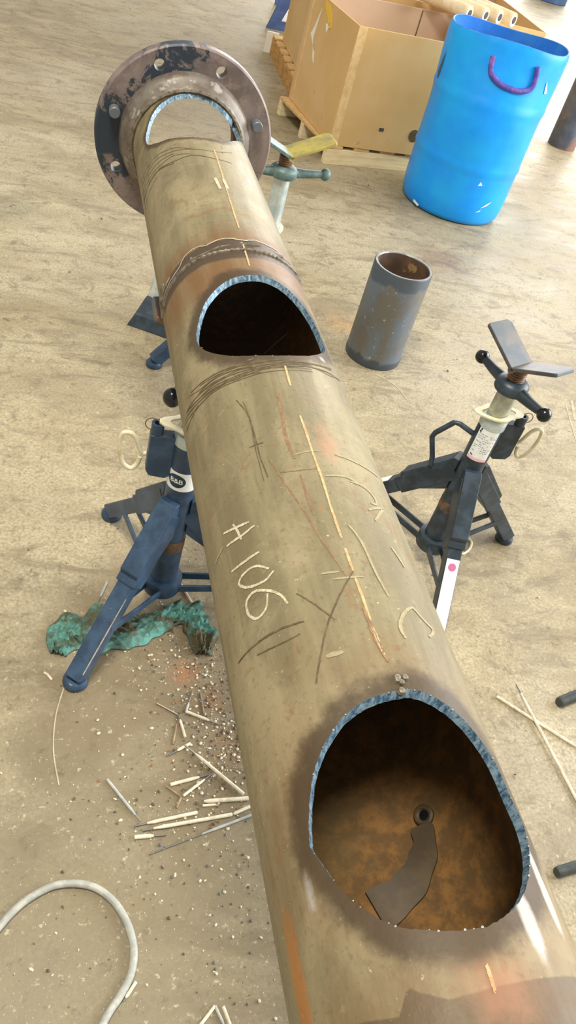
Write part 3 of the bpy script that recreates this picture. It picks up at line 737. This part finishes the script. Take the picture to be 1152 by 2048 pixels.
# left stand carries the pipe
LS = (XP, 1.3421); ZVL = ZP - RP / math.sin(math.radians(62)) - .012
bl = at(340, 803, ZVL - .052) - np.array([*LS, 0]); arm_l = math.degrees(math.atan2(bl[1], bl[0]))
standL, _ = pipe_stand('blue-black tripod pipe stand under the long pipe, with oval badge on a white band', LS, 228.5, ZVL, 90, arm_l, 176, 'blue_black', .540, 'band', arm_len=max(.1, min(.135, float(np.hypot(bl[0], bl[1])) - .008)))
RS = (1.1513, 1.4999)
standR, DR = pipe_stand('black tripod pipe stand with empty grey V head, right of the long pipe', RS, 14.7, .692, 25, 107, -8, 'black', .520, 'sheet', handle=150, wing_l=.13)
# white strip labels on two legs of the right stand
def leg_strip(stand, ang, t0, t1, side, circle):
    d = Vector((math.cos(math.radians(ang)), math.sin(math.radians(ang)), 0)); sd = Z.cross(d); a = d * .030 + Z * .345; b = d * .324 + Z * .022
    dr = (b - a).normalized(); nr = dr.cross(sd) * -1
    if nr.z < 0: nr = -nr
    r = .0285; f = nr; e = sd; off = f * (r / math.sqrt(2) + .0006)
    L = (b - a).length; mb = MB(); hw = .018
    p = lambda t, s: a + dr * (L * t) + off + e * hw * s
    mb.add([p(t0, -1), p(t1, -1), p(t1, 1), p(t0, 1)], [(0, 1, 2, 3)]); o = mb.build('leg_label', MT['white_label'], stand, smooth=False)
    if circle:
        mb = MB(); c = p(t0 + .05, 0) + f * .0006; mb.add([c + dr * .011 * math.cos(q) + e * .011 * math.sin(q) for q in np.linspace(0, 2 * math.pi, 20, endpoint=False)], [tuple(range(20))]); mb.build('label_dot', MT['pink_ink'], o)
leg_strip(standR, 254.7, .5, .97, 1, True); leg_strip(standR, 134.7, .5, .97, -1, False)
# a fallen cream wire loop by the right stand's base
def ground_loop(name, P, r, m, label, cat, closed=True):
    q = crom([at(*p, r) for p in P], 8, closed); mb = MB(); mb.tube([V(c) for c in q], r, 10, closed=closed); o = mb.build(name, m); tag(o, label, cat); return o
ground_loop('wire_loop', [(920, 1079), (932, 1075), (943, 1085), (939, 1098), (928, 1107), (917, 1105), (921, 1096), (915, 1088)], .004, MT['cream'], 'small cream wire loop lying on the floor behind the white leg of the right stand', 'wire loop')
zb3 = .765; B3 = at(575, 310, zb3)
pipe_stand('tripod stand with bright galvanised tube and teal and yellow V head, behind the flange', B3[:2], 190, zb3, 96, 8, 80, 'galv_bright', .50, wing_l=.15, wing_mats=['yellow_paint', 'teal_paint'], opening=66, arm_len=.135)

# ---------------------------------------------------------------- black steel base left of the pipe, with galvanised post
b0 = at(253, 650); b1 = at(330, 677); bl_ = at(243, 600)
ex = V(b1 - b0); L = .26; ex.normalize(); ey = Vector((-ex.y, ex.x, 0)); dpt = abs(V(bl_ - b0).dot(ey))
sb = thing('ballast_block', 'low black steel block carrying a galvanised post, half hidden at the left of the pipe', 'block', V(b0))
h_ = .05; pts = [Vector((0, 0, 0)), ex * L, ex * L + ey * dpt, ey * dpt - ex * .0]
mb = MB(); ins = [ex * .022 + ey * .012 + Z * h_, ex * (L - .01) + ey * .012 + Z * h_, ex * (L - .01) + ey * (dpt - .02) + Z * h_, ex * .02 + ey * (dpt - .02) + Z * (h_ + .02)]
mb.add(pts + ins, [(3, 2, 1, 0), (4, 5, 6, 7), (0, 1, 5, 4), (1, 2, 6, 5), (2, 3, 7, 6), (3, 0, 4, 7)]); mb.build('base_block', MT['black'], sb, smooth=False, bevel=.003)
pc = V(at(330, 598, h_)) - V(b0); mb = MB()
mb.tube([pc + Z * (h_ - .05), pc + Z * .10, pc + Z * .16], [.066, .05, .045], 24); mb.build('post', MT['galv_bright'], sb)

# ---------------------------------------------------------------- short pipe offcut
sx, sy, sh, sr = 1.3068, 2.6005, .3924, .1112
n = NT('offcut_steel'); a = n.noise(9, 7, .7, .5, n.coords((1, 1, .5))); f2 = n.noise(55, 5)
col = n.mix(n.ramp(a, .4, .62), rgb('#6b665c'), rgb('#68727c')); col = n.mix(n.ramp(f2, .62, .7, 0, .6), col, rgb('#b3a995'))
zc = n.t.nodes.new('ShaderNodeSeparateXYZ'); n.link(n.tc.outputs['Object'], zc.inputs[0])
zn = n.math('ADD', zc.outputs[2], n.math('MULTIPLY', n.math('SUBTRACT', a, .5), .12))
col = n.mix(n.ramp(zn, .335, .35, 0, .8), col, rgb('#46505a')); col = n.mix(n.ramp(zn, .03, .045, .8, 0), col, rgb('#3e4852'))
MT['offcut'] = n.done(col, .45, .3, a, .2, .002)
oc = thing('pipe_offcut', 'short grey steel pipe offcut standing upright on the floor right of the long pipe', 'pipe', (sx, sy, 0))
mb = MB(); mb.lathe([(sr, 0), (sr + .002, .02), (sr, .03), (sr, sh - .004), (sr - .003, sh)], 64); mb.build('outer_wall', MT['offcut'], oc)
mb = MB(); mb.lathe([(sr - .003, sh), (sr - .010, sh), (sr - .012, sh - .003)], 64); mb.build('rim', simple('offcut_rim', '#8a8d8a', '#6e6a62', 30, .4, .5), oc)
mb = MB(); mb.lathe([(sr - .012, sh - .003), (sr - .012, .0)], 64); mb.build('inner_wall', simple('offcut_inside', '#6a4f3c', '#4f3d31', 14, .8, c3='#9c7a4e', lo3=.6, hi3=.7, s3=20), oc)

# ---------------------------------------------------------------- blue drum
dx, dy, DH = 2.2791, 4.2712, .885
dr_ = thing('plastic_drum', 'open blue plastic drum with a purple rope handle, standing in front of the cardboard box', 'drum', (dx, dy, 0))
ea = math.radians(-14)
def dshape(p, an, inner=0):
    x, y, z = p; k = max(0, min(1, (z - .45) / (DH - .45))); k = k * k * (3 - 2 * k)
    sxk, syk = 1 + .10 * k, 1 - .26 * k
    u = x * math.cos(-ea) - y * math.sin(-ea); v = x * math.sin(-ea) + y * math.cos(-ea)
    u *= sxk; v *= syk
    x2 = u * math.cos(ea) - v * math.sin(ea); y2 = u * math.sin(ea) + v * math.cos(ea)
    zz = z + k * .008 * math.sin(3 * an + 1) 
    return (x2, y2, zz)
prof = [(.0, .0), (.25, .0), (.272, .008), (.284, .03), (.289, .07)]
for z in np.linspace(.1, .86, 40):
    rib = .006 * math.exp(-((z - .30) / .014) ** 2) + .006 * math.exp(-((z - .60) / .014) ** 2)
    prof.append((.291 + .006 * math.sin(math.pi * z / .88) + rib, z))
prof += [(.288, DH - .01), (.285, DH)]
mb = MB(); mb.lathe(prof, 80, fn=dshape); mb.build('drum_wall', MT['blue_plastic'], dr_, angle=60)
mb = MB(); mb.lathe([(.285, DH), (.281, DH + .002), (.277, DH)], 80, fn=dshape); mb.build('rim', simple('cut_drum_rim', '#3f7cc9', '#6b9bd6', 30, .5), dr_)
mb = MB(); mb.lathe([(.277, DH)] + [(r - .012, z) for r, z in prof[-3:3:-1]] + [(.26, .03), (.0, .02)], 80, fn=dshape); mb.build('drum_inside', simple('blue_drum_inside', '#2f80d8', '#4090dc', 8, .5), dr_)
def drum_hit(u, v, out=0.0):
    """photo pixel -> point on the front of the drum wall (numerically)"""
    d = ray(u, v); best = None; t = 3.6
    while t < 6:
        p = CAM + d * t; lx, ly, z = p[0] - dx, p[1] - dy, p[2]
        k = max(0, min(1, (z - .45) / (DH - .45))); k = k * k * (3 - 2 * k)
        uu = lx * math.cos(-ea) - ly * math.sin(-ea); vv = lx * math.sin(-ea) + ly * math.cos(-ea)
        if math.hypot(uu / (1 + .10 * k), vv / (1 - .26 * k)) < .294 + out: return Vector((lx, ly, z))
        t += .002
    return Vector((lx, ly, z))
mb = MB(); mb.tube([V(c) for c in crom([np.array(drum_hit(*p, .012)) for p in [(987, 112), (982, 135), (985, 152), (1000, 168), (1018, 177), (1040, 183), (1058, 180), (1068, 168), (1073, 150), (1076, 134)]], 5)], .0135, 12); mb.build('rope_handle', MT['purple'], dr_)
def decal(name, P, m, parent, off=.004):
    mb = MB(); pts = [drum_hit(*p, off) for p in P]; mb.add(pts, [tuple(range(len(pts)))]); mb.build(name, m, parent, smooth=False)
for P in ([(950, 425), (962, 420), (958, 424)], [(960, 417), (972, 413), (984, 404), (974, 408)], [(828, 398), (838, 410), (834, 412), (826, 402)], [(955, 372), (962, 364), (965, 372)], [(1091, 175), (1095, 163), (1093, 188), (1088, 188)]):
    decal('white_scuff', P, MT['white'], dr_)
decal('black_smear', [(893, 100), (884, 120), (876, 142), (873, 158), (877, 152), (885, 128)], simple('black_smear', '#3a5a78'), dr_)

# ---------------------------------------------------------------- pallet and cardboard box
PHT = .105
ang = math.radians(7)
def pallet(label, loc, rz, W_, D_, mats, H_=.13, along_y=False):
    pr = thing('wooden_pallet', label, 'pallet', loc, rz)
    for k in range(3):
        y = [.02, D_ / 2, D_ - .02][k]
        x = [.02, W_ / 2, W_ - .02][k]; hz = H_ - (.021 if along_y else .018)
        mb = MB(); mb.box((x if along_y else W_ / 2, D_ / 2 if along_y else y, hz / 2), (.04 if along_y else W_, D_ if along_y else .04, hz)); mb.build('stringer', MT[mats[0]], pr, smooth=False, bevel=.002)
    nb = 7
    for k in range(nb):
        x = .05 + (W_ - .1) * k / (nb - 1)
        mb = MB(); mb.box((W_ / 2 if along_y else x, .05 + (D_ - .1) * k / (nb - 1) if along_y else D_ / 2, H_ - .009), (W_, .10, .017) if along_y else (.10, D_, .017)); mb.build('deck_board', MT[mats[1]], pr, smooth=False, bevel=.002)
    return pr
PL = V(at(656, 291, PHT)); PL.z = 0
pallet('pale wooden pallet under the front cardboard box', PL, ang + math.radians(3.5), 1.16, .74, ('wood_pale', 'wood'), PHT)
mb = MB()
def carton(name, label, loc, rz, W_, D_, H_, front, parent_extra=None):
    bx = thing(name, label, 'box', loc, rz); t = .009
    def panel(nm, c, s, m=MT['card']):
        mb = MB(); mb.box(c, s); o = mb.build(nm, [m], bx, smooth=False, bevel=.002); return o
    o1 = panel('front_panel', (W_ / 2, t / 2, H_ / 2), (W_, t, H_)); o2 = panel('back_panel', (W_ / 2, D_ - t / 2, H_ / 2), (W_, t, H_), MT['card_in'])
    o3 = panel('left_panel', (t / 2, D_ / 2, H_ / 2), (t, D_ - 2 * t, H_)); o4 = panel('right_panel', (W_ - t / 2, D_ / 2, H_ / 2), (t, D_ - 2 * t, H_))
    panel('bottom_panel', (W_ / 2, D_ / 2, t / 2), (W_ - 2 * t, D_ - 2 * t, t), MT['card_in'])
    for nm, c, s in (('inner_lining', (W_ / 2, D_ - t - .002, H_ / 2), (W_ - .03, .003, H_ - .004)),):
        panel(nm, c, s, MT['card_in'])
    return bx
BL = V(at(657, 290, PHT)); BL.z = PHT + .001
BH = zat(718, 51, BL) - BL.z; print('box', BL, BH)
box1 = carton('cardboard_box', 'open brown cardboard box on a pallet, nearest to the blue drum', BL, ang, 1.08, .72, BH, 1)
mb = MB(); mb.box((1.08 * .68, .72 - .014, BH / 2), (.006, .003, BH - .01)); mb.build('panel_seam', MT['scratch'], box1, smooth=False)
for x0, x1, z0, z1, nm, m in ((.0, .05, .0, BH - .002, 'corner_joint', 'card_edge'),):
    mb = MB(); mb.box(((x0 + x1) / 2, -.0015, (z0 + z1) / 2), (x1 - x0, .003, z1 - z0)); mb.build(nm, MT[m], box1, smooth=False)
mb = MB(); mb.box((.30, -.002, .12), (.03, .002, .018)); mb.build('printed_mark', MT['grey_steel'], box1, smooth=False)
mb = MB(); mb.tube([(.52, -.0015, .11), (.52, -.0025, .11)], .035, 20); mb.build('hand_hole', MT['scratch'], box1)
# stickers on the left panel (local x = 0, y depth, z height)
def lpanel(name, P, m):
    mb = MB(); mb.prism([(y, z) for y, z in P], -.0025, -.0005, Matrix(((0, 0, 1, 0), (1, 0, 0, 0), (0, 1, 0, 0), (0, 0, 0, 1)))); mb.build(name, m, box1, smooth=False)
lpanel('yellow_sticker', [(.50, .60), (.42, .595), (.36, .555), (.34, .50), (.37, .49), (.41, .53), (.47, .56)], MT['sticker'])
lpanel('white_label', [(.42, .50), (.36, .52), (.39, .46)], MT['paper'])
lpanel('torn_paper', [(.60, .40), (.57, .44), (.52, .55), (.55, .40), (.50, .30), (.47, .28), (.49, .33)], MT['paper'])
mb = MB(); mb.box((-.002, .655, BH / 2), (.003, .02, BH - .02)); mb.build('edge_tape', MT['card_edge'], box1, smooth=False)
# second box behind on its own pallet
P2 = V(at(600, 140)); P2.z = 0
P2 = Vector((1.60, 5.52, 0))
pallet('weathered wooden pallet under the rear box with a white end board', P2, math.radians(-3), 1.25, 1.1, ('wood_orange', 'wood'), .13, True)
mb = MB(); mb.box((0.0, 1.11, .07), (.09, .02, .14)); 
wend = mb.build('white_end_board', MT['paper'], [o for o in COL.objects if o.name.startswith('wooden_pallet')][-1], smooth=False)
box2 = carton('cardboard_box', 'tan cardboard box behind the open box, holding cream rolls', P2 + Vector((.05, .02, .131)), math.radians(-3), 1.5, .95, .60, 0)
for k, (u, v) in enumerate([(905, 12), (938, 16), (966, 20), (994, 26)]):
    c = V(at(u, v, .80)); d = Vector((.55, -.75, .0)).normalized()
    ro = thing('paper_roll', ['first cream roll from the left in the rear box', 'second cream roll from the left in the rear box', 'third cream roll from the left in the rear box', 'rightmost cream roll in the rear box, dark core showing'][k], 'roll', c, group='cream rolls in the rear box')
    mb = MB(); mb.tube([d * -.26, d * -.255, d * .12, d * .125], [.038, .041, .041, .038], 20); mb.build('roll_body', MT['roll'], ro)
    mb = MB(); mb.tube([d * .1252, d * .128], .02, 16); mb.build('core', MT['roll_core'], ro)

# ---------------------------------------------------------------- blue steel trestle, far left of the boxes
T0 = V(at(533, 56)); 
tr = thing('steel_trestle', 'blue steel trestle end with a triangular opening, left of the rear box', 'trestle', T0)
def plate(P, hole, th, M, name, parent, m):
    """triangular plate with a triangular opening as three bars"""
    mb = MB(); k = len(P)
    vs = [Vector((x, y, s)) for s in (0, th) for x, y in P + hole]; vs = [M @ v for v in vs]; q = 2 * k
    fs = []
    for i in range(k):
        j = (i + 1) % k
        fs += [(i, j, k + j, k + i), (q + i, q + k + i, q + k + j, q + j), (i, q + i, q + j, j), (k + i, k + j, q + k + j, q + k + i)]
    mb.add(vs, fs); return mb.build(name, m, parent, smooth=False)
Mx = Matrix(((1, 0, 0, 0), (0, 0, 1, 0), (0, 1, 0, 0), (0, 0, 0, 1)))
plate([(0, 0), (.30, 0), (.30, .75), (.24, .75)], [(.11, .07), (.24, .07), (.255, .38), (.235, .38)], .03, Mx, 'trestle_frame', tr, MT['navy_steel'])
mb = MB(); mb.box((.27, .45, .73), (.06, .9, .05)); mb.build('crossbeam', MT['navy_steel'], tr, smooth=False)
mb = MB(); mb.box((.27, .88, .36), (.05, .03, .72)); mb.build('rear_leg', MT['navy_steel'], tr, smooth=False)

# ---------------------------------------------------------------- upright tube at right edge, far drum
p = V(at(1122, 300)); q_ = thing('steel_column', 'upright dusty blue steel tube at the right edge behind the drum', 'tube', (p.x + .05, p.y + .1, 0))
mb = MB(); mb.lathe([(.105, 0), (.105, 1.1), (.095, 1.1), (.095, .0)], 40, closed=True); mb.build('tube_wall', MT['dusty_steel'], q_)
p = V(at(1110, 10)); q_ = thing('steel_drum', 'far dark blue steel drum at the top right edge of the floor', 'drum', (p.x, p.y + .3, 0))
mb = MB(); mb.lathe([(0, 0), (.28, 0), (.29, .01), (.29, .28), (.3, .295), (.29, .31), (.29, .58), (.3, .595), (.29, .61), (.29, .87), (0, .87)], 40); mb.build('drum_body', MT['dark_drum'], q_)

# ---------------------------------------------------------------- rag
def rag():
    spine = crom([at(u, v)[:2] for u, v in [(116, 1312), (135, 1272), (185, 1258), (250, 1268), (318, 1246), (352, 1226), (378, 1232), (402, 1268), (402, 1312)]], 20)
    wd = np.interp(np.linspace(0, 1, len(spine)), [0, .12, .3, .5, .62, .72, .84, .93, 1], [.016, .050, .055, .034, .024, .038, .040, .032, .016])
    mb = MB(); NV = 44; vs = []
    for i, p in enumerate(spine):
        a = spine[max(i - 1, 0)]; b = spine[min(i + 1, len(spine) - 1)]; t = (b - a) / np.linalg.norm(b - a); s = np.array([-t[1], t[0]])
        for j in range(NV + 1):
            v = 2 * j / NV - 1
            wob = 1 + .7 * mnoise.noise(Vector((i * .13, (v > 0) * 3 + 5, 1)))
            x, y = p + s * v * wd[i] * wob
            r1 = 1 - abs(mnoise.noise(Vector((i * .05, v * 1.6, 3)))) * 2.2; r2 = 1 - abs(mnoise.noise(Vector((i * .16, v * 2.6 + i * .05, 9)))) * 2.2; r3 = mnoise.noise(Vector((x * 60, y * 60, 4)))
            edge = 1 - abs(v) ** 6
            z = .003 + edge * (.003 + .015 * max(0, r1) ** 3 + .011 * max(0, r2) ** 3 + .003 * r3)
            vs.append((x, y, max(.0025, z)))
    n_ = NV + 1
    mb.add(vs, [(i * n_ + j, i * n_ + j + 1, (i + 1) * n_ + j + 1, (i + 1) * n_ + j) for i in range(len(spine) - 1) for j in range(NV)])
    n = NT('teal_rag'); a = n.noise(16, 7, .7, .6); f = n.noise(60, 4)
    col = n.mix(n.ramp(a, .42, .58), rgb('#5f988f'), rgb('#4a5f50')); col = n.mix(n.ramp(n.noise(9, 6, .7), .45, .58), col, rgb('#565038')); col = n.mix(n.ramp(f, .6, .72, 0, .5), col, rgb('#86c6bf'))
    o = mb.build('shop_rag', n.done(col, .9, 0, f, .4, .002), angle=60)
    so = o.modifiers.new('s', 'SOLIDIFY'); so.thickness = .0018; so.offset = 1
    tag(o, 'crumpled dirty teal rag lying under the near foot of the left stand', 'rag')
rag()

# ---------------------------------------------------------------- welding rods and stubs
z6 = lambda x, y: (180 + x * .32986, 1340 + y * .32993)
z5 = lambda x, y: (90 + x * .32118, 1120 + y * .3211)
RODS = [ # p0 (flux end), p1 (bare end), flux fraction, radius, material, label
 (z6(535, 272), z6(408, 203), .0, .0024, 'core', 'thin bare rod end, uppermost left in the pile of stubs'),
 (z6(580, 258), z6(622, 125), .45, .0034, 'flux_grey', 'short tapering grey stub pointing up from the top of the pile'),
 (z6(690, 272), z6(668, 140), .0, .0030, 'core', 'dark bare stub standing just right of the upper tapering one'),
 (z6(583, 252), z6(788, 332), .68, .0042, 'flux', 'white stub with grey tip, crossing right at the top of the pile'),
 (z6(577, 408), z6(538, 275), .8, .0038, 'flux', 'white stub slanting below the top of the pile'),
 (z6(503, 450), z6(524, 330), .0, .0028, 'brown_rod', 'thin brown stub left of the slanting white one'),
 (z6(608, 445), z6(475, 518), .6, .0042, 'flux', 'short white stub with grey tip touching the long diagonal rod'),
 (z6(930, 757), z6(572, 458), .82, .0045, 'flux', 'long white rod running diagonally to the edge of the pipe'),
 (z6(488, 695), z6(742, 628), .68, .0046, 'flux', 'thick cream stub below the long diagonal rod'),
 (z6(565, 766), z6(742, 630), .72, .0036, 'flux', 'white stub making a V with the thick cream stub'),
 (z6(553, 770), z6(463, 705), .0, .0026, 'brown_rod', 'brown bent twig-like wire left of the V of stubs'),
 (z6(524, 836), z6(553, 772), .0, .0028, 'brown_rod', 'tiny brown wire end below the bent wire'),
 (z6(960, 778), z6(682, 797), .97, .0055, 'flux', 'thick cream rod lying level against the pipe edge'),
 (z6(683, 822), z6(775, 815), .9, .0034, 'flux', 'small white stub just below the thick level rod'),
 (z6(650, 864), z6(268, 946), .80, .0046, 'flux', 'white rod with thin left tip, upper of the two long lower rods'),
 (z6(860, 880), z6(316, 977), .88, .0046, 'flux', 'longest white rod, lower of the two long lower rods'),
 (z6(970, 830), z6(862, 880), .95, .0044, 'flux', 'white stub end at the right tip of the longest rod'),
 (z6(270, 1014), z6(462, 998), .6, .0052, 'flux', 'short thick stub with grey tip at the lower left of the pile'),
 (z6(980, 878), z6(358, 1118), .5, .0038, 'flux_grey', 'long grey rod lowest in the pile'),
 (z6(104, 664), z6(306, 917), .85, .0038, 'flux_grey', 'grey rod lying alone at the left of the pile'),
 (z5(385, 138), z5(318, 292), .6, .0038, 'flux_grey', 'grey stub just left of the blue stand leg by the rag'),
 (z5(818, 103), z5(972, 368), .8, .0044, 'pink_rod', 'pinkish rod running from the stand base to the rag'),
 ((993, 1393), (1165, 1501), .99, .0048, 'flux', 'long white rod, lower left of the crossed pair at right'),
 ((1165, 1622), (1030, 1371), .92, .0046, 'flux', 'long white rod with thin tip, upper of the crossed pair at right'),
 ((430, 2012), (392, 2062), .9, .0036, 'flux', 'left rod of the small cluster at the bottom edge'),
 ((430, 2012), (456, 2066), .7, .0036, 'flux_grey', 'middle rod of the small cluster at the bottom edge'),
 ((446, 2014), (466, 2068), .8, .0036, 'flux', 'right rod of the small cluster at the bottom edge'),
 ((272, 1964), (246, 2004), .8, .0038, 'flux', 'short cream sliver against the hose loop')]
for k, (p0, p1, ff, r, m, lab) in enumerate(RODS):
    r *= .86
    lift = r + (.008 if k in (8, 9, 23, 4, 25) else .0)
    a = V(at(*p0, r)); b = V(at(*p1, r)); 
    if k == 23: a.z = r; b.z = r * 2.6
    if k == 22: pass
    if k in (7, 9, 15, 16, 26): a.z += r * .9; b.z += r * .9
    o = thing('welding_rod', lab, 'welding rod', (a.x, a.y, 0), group='welding rods and stubs on the floor')
    a0 = Vector((0, 0, a.z)); b0_ = b - Vector((a.x, a.y, 0)); mid = a0.lerp(b0_, ff); dd_ = (b0_ - a0)
    if ff > .05:
        mb = MB(); e1 = a0.lerp(b0_, max(ff - .12, ff * .7)); mb.tube([a0, e1, mid], [r, r, r * .55], 10); mb.build('flux_coating', MT[m], o)
    if ff < .96:
        mb = MB(); mb.tube([a0.lerp(b0_, max(0, ff - .04)), b0_], r * (.5 if ff > .05 else 1), 8); mb.build('core_wire', MT['core'] if ff > .05 else MT[m], o)
# steel bars reaching in at the right edge
for (u0, v0), (u1, v1), rr_, lab in (((1118, 1405), (1152, 1391), .0145, 'dark steel bar at the right edge, beside the crossed white rods'), ((1113, 1745), (1152, 1733), .0125, 'dark steel bar at the right edge, lower one near the big opening')):
    a = V(at(u0, v0, rr_)); b = V(at(u1, v1, rr_)); d = (b - a).normalized()
    o = thing('steel_bar', lab, 'bar', (a.x, a.y, 0)); mb = MB(); mb.tube([Z * rr_, Z * rr_ + d * .006, Z * rr_ + d * .5], [rr_ * .85, rr_, rr_], 14); mb.build('bar_body', MT['dark_bar'], o)
# bent hose
hp = [(150, 2200), (205, 2050), (240, 1992), (262, 1948), (268, 1900), (256, 1850), (230, 1806), (192, 1776), (148, 1767), (100, 1774), (45, 1806), (0, 1852), (-60, 1930), (-110, 2040), (-90, 2170), (0, 2260), (90, 2270)]
q = crom([at(*p, .0072) for p in hp], 10, True); mb = MB(); mb.tube([V(c) for c in q], .0072, 14, closed=True); o = mb.build('hose', MT['hose']); tag(o, 'grey hose looped on the floor at the lower left', 'hose')
# pale curl of wire by the left stand's foot
q = crom([at(*p, .003) for p in [(88, 1345), (96, 1350), (104, 1360)]], 6); mb = MB(); mb.tube([V(c) for c in q], .003, 8); o = mb.build('wire_scrap', MT['flux']); tag(o, 'pale curled wire scrap left of the stand foot', 'wire scrap')

# ---------------------------------------------------------------- slag crumbs, uncountable
def crumbs():
    ico = [(0, 0, 1), (.9, 0, .3), (.28, .85, .3), (-.72, .53, .3), (-.72, -.53, .3), (.28, -.85, .3), (.5, .5, -.5), (-.6, .1, -.5), (.2, -.6, -.5)]
    fc = [(0, 1, 2), (0, 2, 3), (0, 3, 4), (0, 4, 5), (0, 5, 1), (1, 6, 2), (2, 6, 3), (3, 6, 7), (3, 7, 4), (4, 7, 8), (4, 8, 5), (5, 8, 1), (1, 8, 6)]
    mb = MB(); rnd = random.Random(11)
    zones = [(400, 1340, 60, 55, 260), (430, 1420, 50, 60, 300), (440, 1500, 40, 60, 220), (420, 1560, 70, 50, 150), (380, 1640, 110, 50, 130), (330, 1310, 80, 40, 120), (420, 1760, 110, 80, 90), (500, 1850, 70, 90, 60), (300, 1480, 120, 160, 90), (300, 1200, 90, 60, 60), (150, 1900, 160, 120, 40), (470, 1460, 18, 40, 120)]
    pts = [(rnd.gauss(u, su), rnd.gauss(v, sv)) for u, v, su, sv, n_ in zones for _ in range(n_)]
    pts += [(rnd.uniform(0, 1152), rnd.uniform(250, 2040)) for _ in range(130)]
    for u, v in pts:
        p = at(u, v)
        if u < -60 or abs(p[0] - XP) > 3: continue
        r = rnd.choice([.001, .0012, .0015, .0015, .002, .0024, .003, .004]) ; 
        if v < 1000: r *= 1.3
        a = rnd.uniform(0, 6.28); sx_, sy_, sz_ = rnd.uniform(.7, 1.5), rnd.uniform(.6, 1.1), rnd.uniform(.5, 1)
        vs = []
        for x, y, z in ico:
            x, y, z = x * sx_ * r, y * sy_ * r, z * sz_ * r
            vs.append((p[0] + x * math.cos(a) - y * math.sin(a), p[1] + x * math.sin(a) + y * math.cos(a), z + r * .45 * sz_))
        mb.add(vs, fc, rnd.choices([0, 1, 2, 3], [6, 2, 1, 4])[0])
    o = mb.build('slag_crumbs', [simple('pale_slag', '#d9cfb6'), simple('blue_grey_slag', '#5a5f64', rough=.4), simple('rust_slag', '#8a6038'), simple('brown_slag', '#5a4d3c')], smooth=False)
    tag(o, 'slag crumbs and grit scattered over the concrete floor', 'debris', kind='stuff')
crumbs()
